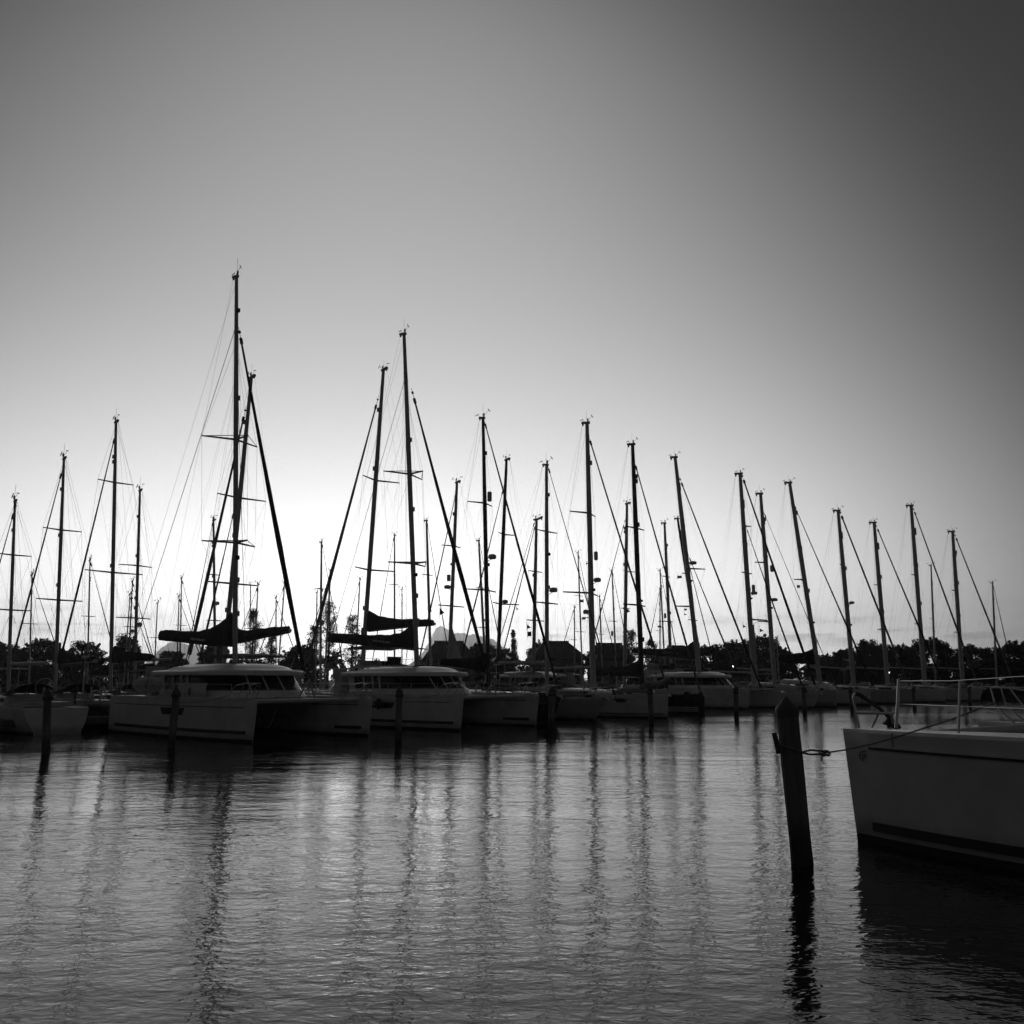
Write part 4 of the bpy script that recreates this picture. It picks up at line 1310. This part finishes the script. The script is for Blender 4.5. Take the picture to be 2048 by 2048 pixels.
# ------------------------------------------------------------------ dock between the rows
rowd = Vector((.675, .738, 0)).normalized()
out = Vector((rowd.y, -rowd.x, 0))
b0 = ground(621, 1479.5)
bow0 = Vector((b0.x, b0.y, 0))
dock_c = bow0 - out * 15.0
dk = empty('dock', dock_c + rowd * 35, math.atan2(rowd.y, rowd.x))
tag(dk, 'long timber dock between the two rows of boats', 'dock')
MB().box((0, 0, .62), (150, 2.0, .16)).build('deck', 'dock_wood', dk, smooth=False)
MB().box((0, -1.03, .5), (150, .06, .3)).box((0, 1.03, .5), (150, .06, .3)).build('fender_board', 'pile_wood', dk, smooth=False)
for i in range(26):
    MB().tube([((i - 13) * 5.8, -1.2, -1.2), ((i - 13) * 5.8, -1.2, 1.2)], .14, 8).build('post', 'pile_wood', dk)


# ------------------------------------------------------------------ land, trees, buildings, mountain
def sheet(name, x0, x1, y0, y1, z, m, nx=1, ny=1, amp=0):
    vs, fs = [], []
    for j in range(ny + 1):
        for i in range(nx + 1):
            vs.append((lerp(x0, x1, i / nx), lerp(y0, y1, j / ny), z + (random.uniform(-amp, amp) if amp else 0)))
    for j in range(ny):
        for i in range(nx):
            a = j * (nx + 1) + i
            fs.append((a, a + 1, a + nx + 2, a + nx + 1))
    o_ = MB().add(vs, fs).build(name, m)
    return tag(o_, kind='structure')


tag(MB().add([(x, y, z) for (y, z) in ((150, -.6), (158, .7), (240, 1.4), (900, 2.0), (2500, 2.0)) for x in (-900, -300, -120, 0, 120, 300, 900)],
             [(j * 7 + i, j * 7 + i + 1, j * 7 + i + 8, j * 7 + i + 7) for j in range(4) for i in range(6)]).build('ground', 'soil'), kind='structure')


def leaves_mesh(name, centers, sig, n, size, m, parent=None, flat=.7, wts=None):
    """leaf clusters: many small two-sided quads gathered round the given centres"""
    centers = np.array(centers)
    idx = rng.integers(0, len(centers), n) if wts is None else rng.choice(len(centers), n, p=wts / wts.sum())
    d = rng.normal(size=(n, 3))
    d /= np.linalg.norm(d, axis=1)[:, None]
    r_ = rng.random(n)[:, None] ** .45
    s_ = np.array(sig)[idx][:, None] if np.ndim(sig) else sig
    p = centers[idx] + d * r_ * s_ * np.array([1, 1, flat])
    u = rng.normal(size=(n, 3))
    u /= np.linalg.norm(u, axis=1)[:, None]
    v = np.cross(u, rng.normal(size=(n, 3)))
    v /= np.linalg.norm(v, axis=1)[:, None]
    sz = size * (0.6 + .8 * rng.random(n))[:, None]
    u, v = u * sz, v * sz * .5
    verts = np.stack([p - u, p - v * .8, p + u, p + v * .8], 1).reshape(-1, 3)
    me = bpy.data.meshes.new(name)
    me.vertices.add(4 * n)
    me.vertices.foreach_set('co', verts.ravel())
    me.loops.add(4 * n)
    me.loops.foreach_set('vertex_index', np.arange(4 * n))
    me.polygons.add(n)
    me.polygons.foreach_set('loop_start', np.arange(n) * 4)
    me.polygons.foreach_set('loop_total', np.full(n, 4))
    me.materials.append(MATS[m])
    me.update()
    me.validate()
    o_ = bpy.data.objects.new(name, me)
    COL.objects.link(o_)
    if parent:
        o_.parent = parent
    return o_


def broad_tree(x, y, h, w, lab, seed, n=17000, size=.22, group='trees along the far shore', leaf='leaf'):
    rs = random.Random(seed)
    root = empty('broadleaf_tree', (x, y, 1.0))
    tag(root, lab, 'tree', group)
    cs, sg = [], []
    limbs = MB()
    limbs.tube([(0, 0, -.6), (.1, 0, h * .2), (.0, .1, h * .45)], [.03 * h, .022 * h, .014 * h], 7)
    m_ = (w + h) / 2
    for i in range(90):
        a = rs.uniform(0, 2 * math.pi)
        q = rs.random() ** 1.1
        zz = h * (.10 + .82 * q)
        rad = w / 2 * math.sqrt(max(.04, 1 - ((q - .35) / .72) ** 2)) * rs.uniform(.15, 1.0) ** .6
        c = (math.cos(a) * rad, math.sin(a) * rad * .8, zz + rs.uniform(-.05, .05) * h)
        cs.append(c)
        sg.append(rs.uniform(.06, .15) * m_)
        if i % 3 == 0:
            limbs.tube([(0, 0, h * .3 * min(1, q + .3)), (c[0] * .5, c[1] * .5, lerp(h * .3, zz, .6)), c], [.01 * h, .006 * h, .002 * h], 4)
    # sprays of leaves along twigs that break the outline
    for i in range(46):
        a = rs.uniform(0, 2 * math.pi)
        e = rs.uniform(.1, 1.45)
        k = rs.uniform(.86, 1.12)
        tip = Vector((math.cos(a) * math.cos(e) * w * .53 * k, math.sin(a) * w * .38 * math.cos(e), h * (.42 + .56 * math.sin(e) * k)))
        base = Vector((tip.x * .7, tip.y * .7, lerp(h * .5, tip.z, .7)))
        limbs.tube([base, tip], [.004 * h, .0015 * h], 4)
        for t in (.45, .7, .9, 1.0):
            cs.append(tuple(base.lerp(tip, t) + Vector((rs.uniform(-.1, .1), 0, rs.uniform(-.1, .1)))))
            sg.append(rs.uniform(.018, .04) * m_)
    limbs.build('trunk', 'bark', root)
    wts = np.array(sg) ** 1.7
    leaves_mesh('crown', cs, sg, n, size, leaf, root, flat=.9, wts=wts)
    return root


def feathery_tree(x, y, h, w, lab, seed, n=5200, size=.13):
    rs = random.Random(seed)
    root = empty('casuarina_tree', (x, y, 1.0))
    tag(root, lab, 'tree', 'feathery trees standing over the treeline')
    limbs = MB()
    limbs.tube([(0, 0, -.6), (.1, 0, h * .5), (0, 0, h)], [.02 * h, .012 * h, .003 * h], 6)
    cs, sg = [], []
    for i in range(60):
        q = rs.random() ** .75
        zz = h * (.24 + .74 * q)
        rad = w / 2 * (1.08 - q) ** .6 * rs.uniform(.35, 1.15)
        a = rs.uniform(0, 2 * math.pi)
        root_ = Vector((0, 0, zz - rad * .5))
        tip = Vector((math.cos(a) * rad, math.sin(a) * rad, zz + rad * rs.uniform(.2, .7)))
        limbs.tube([root_, root_.lerp(tip, .5) + Vector((0, 0, -.06 * h * rad / w)), tip], [.004 * h, .0028 * h, .001 * h], 4)
        for k in range(7):
            t = rs.uniform(.3, 1.08)
            p_ = root_.lerp(tip, t)
            cs.append((p_.x + rs.uniform(-.06, .06) * w, p_.y + rs.uniform(-.06, .06) * w, p_.z + rs.uniform(-.02, .03) * h))
            sg.append(rs.uniform(.010, .042) * h)
    limbs.build('trunk', 'bark', root)
    leaves_mesh('crown', cs, sg, n, size, 'leaf', root, flat=1.25, wts=np.array(sg) ** 1.3)
    return root


def put(px, ytop, wpx, Y):
    p = at(px, ytop, Y)
    return p.x, Y, p.z - 1.0, wpx * Y / F


# named trees: (pixel column, top row, width, distance, kind, label)
TR = [
    (660, 1204, 62, 178, 'f', 'tallest feathery tree between the two catamaran masts'),
    (706, 1232, 60, 182, 'f', 'lower feathery tree just right of the tallest feathery one'),
    (630, 1255, 60, 176, 'f', 'small feathery tree left of the tallest feathery one'),
    (508, 1222, 56, 180, 'f', 'feathery tree right of the tallest mast over the sail cover'),
    (545, 1262, 50, 184, 'f', 'thin feathery tree behind the thick furled headsail'),
    (1262, 1262, 62, 180, 'f', 'feathery tree between the grey mast and the black mast'),
    (1302, 1282, 50, 184, 'f', 'low feathery tree right of the black mast'),
    (1027, 1262, 22, 190, 'f', 'narrow pointed feathery tree near the left leaning black mast'),
    (430, 1290, 70, 180, 'b', 'round dark tree left of the tallest mast foot'),
    (256, 1272, 60, 182, 'b', 'dark tree at the left edge behind the radar mast'),
    (345, 1303, 60, 184, 'b', 'low dark tree under the first boom'),
    (600, 1292, 80, 184, 'b', 'dark round tree behind the thick furled headsail'),
    (960, 1288, 90, 196, 'b', 'dark tree right of the thatched house in the middle'),
    (1010, 1300, 60, 192, 'b', 'low dark tree at the foot of the left leaning black mast'),
    (1085, 1282, 64, 196, 'b', 'dark tree beside the second thatched house'),
    (1140, 1300, 60, 190, 'b', 'low dark tree right of the second thatched house'),
    (1425, 1290, 90, 178, 'b', 'loose dark tree right of the long sail cover'),
    (1478, 1282, 90, 182, 'b', 'dark tree behind the leftmost right hand grey mast'),
    (1522, 1272, 92, 180, 'b', 'tallest dark tree between two right hand grey masts'),
    (1560, 1296, 60, 184, 'b', 'dark tree sloping down right of the second right hand grey mast'),
    (1690, 1300, 70, 172, 'b', 'dark tree left of the lowest mast'),
    (1735, 1284, 96, 168, 'b', 'large dark tree right of the lowest mast'),
    (1788, 1290, 100, 166, 'b', 'large dark tree reaching the right side of the photo'),
    (1860, 1280, 110, 168, 'b', 'large dark tree past the rightmost mast'),
    (1950, 1292, 110, 170, 'b', 'dark spreading tree near the right edge'),
    (2030, 1284, 100, 168, 'b', 'dark tree at the right edge'),
    (170, 1284, 90, 180, 'b', 'dark tree left of the radar mast'),
    (90, 1276, 90, 182, 'b', 'dark tree near the left edge'),
    (15, 1288, 90, 180, 'b', 'dark tree cut by the left edge'),
]
for k, (px, yt, wp, Y, kd, lab) in enumerate(TR):
    x, y, h, w = put(px, yt, wp, Y)
    if kd == 'f':
        feathery_tree(x, y, h, w, lab, 100 + k)
    else:
        broad_tree(x, y, h, w, lab, 200 + k)
# low wood behind, read as one mass
cs, sgs = [], []
for i in range(1500):
    x = random.uniform(-330, 330)
    y = random.uniform(190, 212)
    hh = 5.9 + .9 * math.sin(x * .11) + .8 * math.sin(x * .31 + 1) + .6 * math.sin(x * .83)
    cs.append((x, y, 1 + hh * random.uniform(.0, .95)))
    sgs.append(random.uniform(.7, 1.9))
tag(leaves_mesh('thicket', cs, sgs, 120000, .42, 'leaf', wts=np.array(sgs) ** 2), 'low dark wood along the far shore, one mass behind the boats', 'wood', kind='stuff')


def thatched(px, w, yr, ye, Y, lab, ridge=.45):
    p = at(px, yr, Y)
    e = at(px, ye, Y)
    W_ = w * Y / F
    root = empty('thatched_house', (p.x, Y, 1.0), .12)
    tag(root, lab, 'house')
    ze, zr = e.z - 1, p.z - 1
    d = W_ * .8
    MB().box((0, 0, (ze + .2) / 2), (W_ * .86, d * .8, ze + .2)).build('wall', 'wall_paint', root, smooth=False)
    dm = MB()
    for k in (-.3, 0, .3):
        dm.box((W_ * k, -d * .4 - .02, ze * .45), (W_ * .14, .08, ze * .6))
    dm.build('window', 'glass', root, smooth=False)
    rg = W_ * ridge / 2
    vs = [(-W_ / 2, -d / 2, ze), (W_ / 2, -d / 2, ze), (W_ / 2, d / 2, ze), (-W_ / 2, d / 2, ze), (-rg, 0, zr), (rg, 0, zr),
          (-W_ / 2 + .1, -d / 2 + .1, ze - .3), (W_ / 2 - .1, -d / 2 + .1, ze - .3), (W_ / 2 - .1, d / 2 - .1, ze - .3), (-W_ / 2 + .1, d / 2 - .1, ze - .3)]
    MB().add(vs, [(0, 1, 5, 4), (1, 2, 5), (2, 3, 4, 5), (3, 0, 4), (0, 6, 7, 1), (1, 7, 8, 2), (2, 8, 9, 3), (3, 9, 6, 0), (9, 8, 7, 6)]).build('roof', 'thatch', root, smooth=False)
    MB().tube([(-rg - .2, 0, zr), (rg + .2, 0, zr)], .16, 6).build('ridge', 'thatch', root)


thatched(898, 110, 1283, 1322, 186, 'thatched house with hipped roof in front of the mountain', .5)
thatched(1112, 112, 1283, 1318, 188, 'thatched house right of the pale twin masts, its ridge between trees', .42)
thatched(1218, 90, 1287, 1318, 186, 'thatched house left of the feathery tree by the black mast', .55)
thatched(1352, 90, 1292, 1322, 184, 'low thatched house behind the raked mast', .35)
thatched(1655, 90, 1315, 1338, 176, 'low thatched house left of the lowest mast', .5)


# far island peaks
def mountain(name, pts, Y, dep):
    prof = [at(x, y, Y) for x, y in pts]
    rs = random.Random(5)
    fine = []
    for i in range(len(prof) - 1):
        for k in range(4):
            q = prof[i].lerp(prof[i + 1], k / 4)
            q.z += rs.uniform(-6, 6) if k else 0
            fine.append(q)
    fine.append(prof[-1])
    vs, fs = [], []
    rows = ((-1, 0), (-.6, .32), (-.3, .66), (0, 1), (.5, .6), (1, 0))
    n = len(fine)
    for dy, hz in rows:
        for q in fine:
            vs.append((q.x + rs.uniform(-15, 15) * (hz < 1), q.y + dy * dep + rs.uniform(-60, 60) * (hz < 1), -2 + (q.z + 2) * hz * (1 + (rs.uniform(-.12, .12) if 0 < hz < 1 else 0))))
    for j in range(len(rows) - 1):
        for i in range(n - 1):
            a = j * n + i
            fs.append((a, a + 1, a + n + 1, a + n))
    return tag(MB().add(vs, fs).build(name, 'rock', smooth=True), kind='structure')


MY = 7600
mountain('mountain', [(800, 1345), (828, 1322), (845, 1305), (856, 1288), (866, 1267), (872, 1256), (880, 1251), (888, 1255), (894, 1258), (902, 1264), (910, 1267), (925, 1266), (938, 1270), (950, 1268), (964, 1273), (978, 1275), (988, 1279), (1000, 1289), (1014, 1301), (1030, 1318), (1050, 1340)], MY, 700)
mountain('mountain', [(290, 1350), (312, 1308), (325, 1294), (340, 1285), (352, 1283), (368, 1287), (385, 1290), (398, 1289), (406, 1293), (420, 1310), (440, 1345)], MY, 600)

# lamps lit on the far shore
for (px, py, Y, lab) in ((1467, 1332, 165, 'small lit lamp on a pole under the loose dark tree'), (1777, 1345, 150, 'small lit lamp on a pole before the large right hand tree')):
    p = at(px, py, Y)
    rt = empty('street_lamp', (p.x, Y, .6))
    tag(rt, lab, 'street lamp', 'lit lamps on the far shore')
    MB().tube([(0, 0, -.4), (0, 0, p.z - .75)], [.07, .045], 7).build('post', 'plastic_dark', rt)
    MB().lathe([(.05, -.2), (.15, -.1), (.16, .05), (.05, .14)], (0, 0, p.z - .6), 10).build('lantern', 'lamp_glow', rt)

# ------------------------------------------------------------------ water
wm = bpy.data.materials.new('water')
wm.use_nodes = True
nt = wm.node_tree
b = nt.nodes['Principled BSDF']
b.inputs['Base Color'].default_value = (.012, .012, .012, 1)
b.inputs['Roughness'].default_value = .06
b.inputs['IOR'].default_value = 1.33
tc = nt.nodes.new('ShaderNodeTexCoord')
hs = None
for (sc, amp, st, det) in ((.5, .020, (1, 1.5, 1), 2), (1.8, .013, (1, 1.8, 1), 3), (6.0, .0060, (1, 1.7, 1), 2)):
    mp = nt.nodes.new('ShaderNodeMapping')
    mp.inputs['Scale'].default_value = st
    mp.inputs['Rotation'].default_value = (0, 0, R(12 * sc))
    n = nt.nodes.new('ShaderNodeTexNoise')
    n.inputs['Scale'].default_value = sc
    n.inputs['Detail'].default_value = det
    n.inputs['Distortion'].default_value = .4
    nt.links.new(tc.outputs['Object'], mp.inputs['Vector'])
    nt.links.new(mp.outputs['Vector'], n.inputs['Vector'])
    ml_ = nt.nodes.new('ShaderNodeMath')
    ml_.operation = 'MULTIPLY'
    ml_.inputs[1].default_value = amp
    nt.links.new(n.outputs['Fac'], ml_.inputs[0])
    if hs is None:
        hs = ml_.outputs[0]
    else:
        ad = nt.nodes.new('ShaderNodeMath')
        ad.operation = 'ADD'
        nt.links.new(hs, ad.inputs[0])
        nt.links.new(ml_.outputs[0], ad.inputs[1])
        hs = ad.outputs[0]
gp = nt.nodes.new('ShaderNodeMapping')
gp.inputs['Scale'].default_value = (.05, .13, 1)
gn = nt.nodes.new('ShaderNodeTexNoise')
gn.inputs['Scale'].default_value = 1.0
gn.inputs['Detail'].default_value = 4
gn.inputs['Distortion'].default_value = .8
nt.links.new(tc.outputs['Object'], gp.inputs['Vector'])
nt.links.new(gp.outputs['Vector'], gn.inputs['Vector'])
gr = nt.nodes.new('ShaderNodeMapRange')
gr.inputs['From Min'].default_value = .35
gr.inputs['From Max'].default_value = .65
gr.inputs['To Min'].default_value = .45
gr.inputs['To Max'].default_value = 1.5
nt.links.new(gn.outputs['Fac'], gr.inputs['Value'])
gm = nt.nodes.new('ShaderNodeMath')
gm.operation = 'MULTIPLY'
nt.links.new(hs, gm.inputs[0])
nt.links.new(gr.outputs['Result'], gm.inputs[1])
hs = gm.outputs[0]
bu = nt.nodes.new('ShaderNodeBump')
bu.inputs['Strength'].default_value = 1.0
bu.inputs['Distance'].default_value = 1.0
nt.links.new(hs, bu.inputs['Height'])
nt.links.new(bu.outputs['Normal'], b.inputs['Normal'])
MATS['water'] = wm
sheet('water', -9000, 9000, -60, 11000, 0.0, 'water')

# ------------------------------------------------------------------ air: pale haze over the harbour and out past the island
HAZE = True
if HAZE:
    hz = bpy.data.materials.new('haze')
    hz.use_nodes = True
    nt = hz.node_tree
    nt.nodes.remove(nt.nodes['Principled BSDF'])
    pv = nt.nodes.new('ShaderNodeVolumePrincipled')
    pv.inputs['Color'].default_value = (.95, .95, .95, 1)
    pv.inputs['Density'].default_value = 1.6e-4
    pv.inputs['Anisotropy'].default_value = .86
    nt.links.new(pv.outputs['Volume'], nt.nodes['Material Output'].inputs['Volume'])
    MATS['haze'] = hz
    o_ = MB().box((0, 5200, 324), (17000, 10560, 652)).build('haze', 'haze', smooth=False)
    tag(o_, kind='stuff', label='thin pale haze over the harbour and the far island', cat='haze')

# ------------------------------------------------------------------ sky: dusk glow low on the left of centre
sd_ = ray(770, 1300).normalized()
az = math.atan2(sd_.x, sd_.y)
W = bpy.data.worlds.new('World')
S.world = W
W.use_nodes = True
nt = W.node_tree
bg = nt.nodes['Background']
sky = nt.nodes.new('ShaderNodeTexSky')
sky.sky_type = 'NISHITA'
sky.sun_disc = False
sky.sun_elevation = R(2.0)
sky.sun_rotation = az
sky.air_density = 1.0
sky.dust_density = 1.5
bw_ = nt.nodes.new('ShaderNodeRGBToBW')
nt.links.new(sky.outputs['Color'], bw_.inputs['Color'])


def mth(op, a, c=None, cl=False):
    n_ = nt.nodes.new('ShaderNodeMath')
    n_.operation = op
    n_.use_clamp = cl
    for i, x in enumerate((a, c)):
        if x is None:
            continue
        if isinstance(x, (int, float)):
            n_.inputs[i].default_value = x
        else:
            nt.links.new(x, n_.inputs[i])
    return n_.outputs[0]


tc = nt.nodes.new('ShaderNodeTexCoord')
dot = nt.nodes.new('ShaderNodeVectorMath')
dot.operation = 'DOT_PRODUCT'
dot.inputs[1].default_value = sd_
nt.links.new(tc.outputs['Generated'], dot.inputs[0])
ang = mth('ARCCOSINE', mth('MINIMUM', dot.outputs['Value'], .999999))
# log of the glow as a smooth function of the direction: angle from the set sun, height, side
NSK, FLOOR = 0.25, 0.15
SKY2 = [26.7732, 7.8337]
SKY = [1.2915, -26.1872, -9.3632, 30.8402, -0.1334, 0.3288]
pr = nt.nodes.new('ShaderNodeVectorMath')
pr.operation = 'DOT_PRODUCT'
pr.inputs[1].default_value = (math.cos(az), -math.sin(az), 0)
nt.links.new(tc.outputs['Generated'], pr.inputs[0])
sp_ = nt.nodes.new('ShaderNodeSeparateXYZ')
nt.links.new(tc.outputs['Generated'], sp_.inputs[0])
zz_, aa_ = sp_.outputs['Z'], pr.outputs['Value']
side_ = mth('MAXIMUM', mth('SUBTRACT', ang, .64), 0.0)
terms = [mth('MULTIPLY', mth('MULTIPLY', side_, side_), -25.0), mth('MULTIPLY', mth('MULTIPLY', ang, ang), SKY[1]), mth('MULTIPLY', zz_, SKY[2]), mth('MULTIPLY', mth('MULTIPLY', zz_, zz_), SKY[3]),
         mth('MULTIPLY', aa_, SKY[4]), mth('MULTIPLY', mth('MULTIPLY', aa_, zz_), SKY[5])]
terms += [mth('MULTIPLY', mth('MULTIPLY', aa_, aa_), SKY2[0]), mth('MULTIPLY', mth('MULTIPLY', zz_, mth('MULTIPLY', zz_, zz_)), SKY2[1])]
ex = SKY[0]
for t_ in terms:
    ex = mth('ADD', t_, ex)
g = mth('MULTIPLY', mth('EXPONENT', mth('MINIMUM', ex, 1.0)), 10.0)
tot = mth('ADD', mth('ADD', g, FLOOR), mth('MULTIPLY', bw_.outputs[0], NSK))
# thin cloud bars near the horizon
mp = nt.nodes.new('ShaderNodeMapping')
mp.inputs['Scale'].default_value = (7, 7, 60)
nt.links.new(tc.outputs['Generated'], mp.inputs['Vector'])
nz = nt.nodes.new('ShaderNodeTexNoise')
nz.inputs['Scale'].default_value = 2.2
nz.inputs['Detail'].default_value = 7
nt.links.new(mp.outputs['Vector'], nz.inputs['Vector'])
cr = nt.nodes.new('ShaderNodeMapRange')
cr.inputs['From Min'].default_value = .53
cr.inputs['From Max'].default_value = .68
nt.links.new(nz.outputs['Fac'], cr.inputs['Value'])
band = mth('MULTIPLY', mth('SUBTRACT', 1.0, mth('DIVIDE', mth('ABSOLUTE', mth('SUBTRACT', sp_.outputs['Z'], .047)), .035), True), 1.0)
cl_ = mth('MULTIPLY', mth('MULTIPLY', cr.outputs['Result'], band), .6)
tot = mth('MULTIPLY', tot, mth('SUBTRACT', 1.0, cl_))
cmb = nt.nodes.new('ShaderNodeCombineColor')
for i in range(3):
    nt.links.new(tot, cmb.inputs[i])
nt.links.new(cmb.outputs[0], bg.inputs['Color'])
bg.inputs['Strength'].default_value = 0.1

sl = bpy.data.lights.new('Sun', 'SUN')
sl.energy = 0.15
sl.angle = R(12)
so = bpy.data.objects.new('Sun', sl)
COL.objects.link(so)
sdir = Vector((math.sin(az) * math.cos(R(2)), math.cos(az) * math.cos(R(2)), math.sin(R(2))))
so.rotation_euler = (-sdir).to_track_quat('-Z', 'Y').to_euler()
so.location = (0, 60, 60)

# ------------------------------------------------------------------ camera
cd = bpy.data.cameras.new('Camera')
cd.sensor_width = 36
cd.lens = 36 * F / 2048
cd.clip_end = 40000
cam = bpy.data.objects.new('Camera', cd)
COL.objects.link(cam)
cam.location = (0, 0, EYE)
cam.rotation_euler = (math.pi / 2 + TH, 0, 0)
S.camera = cam
S.view_settings.view_transform = 'Standard'
S.view_settings.look = 'None'
S.view_settings.exposure = 0
S.view_settings.gamma = 1
S.render.film_transparent = False
S.cycles.max_bounces = 6
S.cycles.volume_bounces = 0
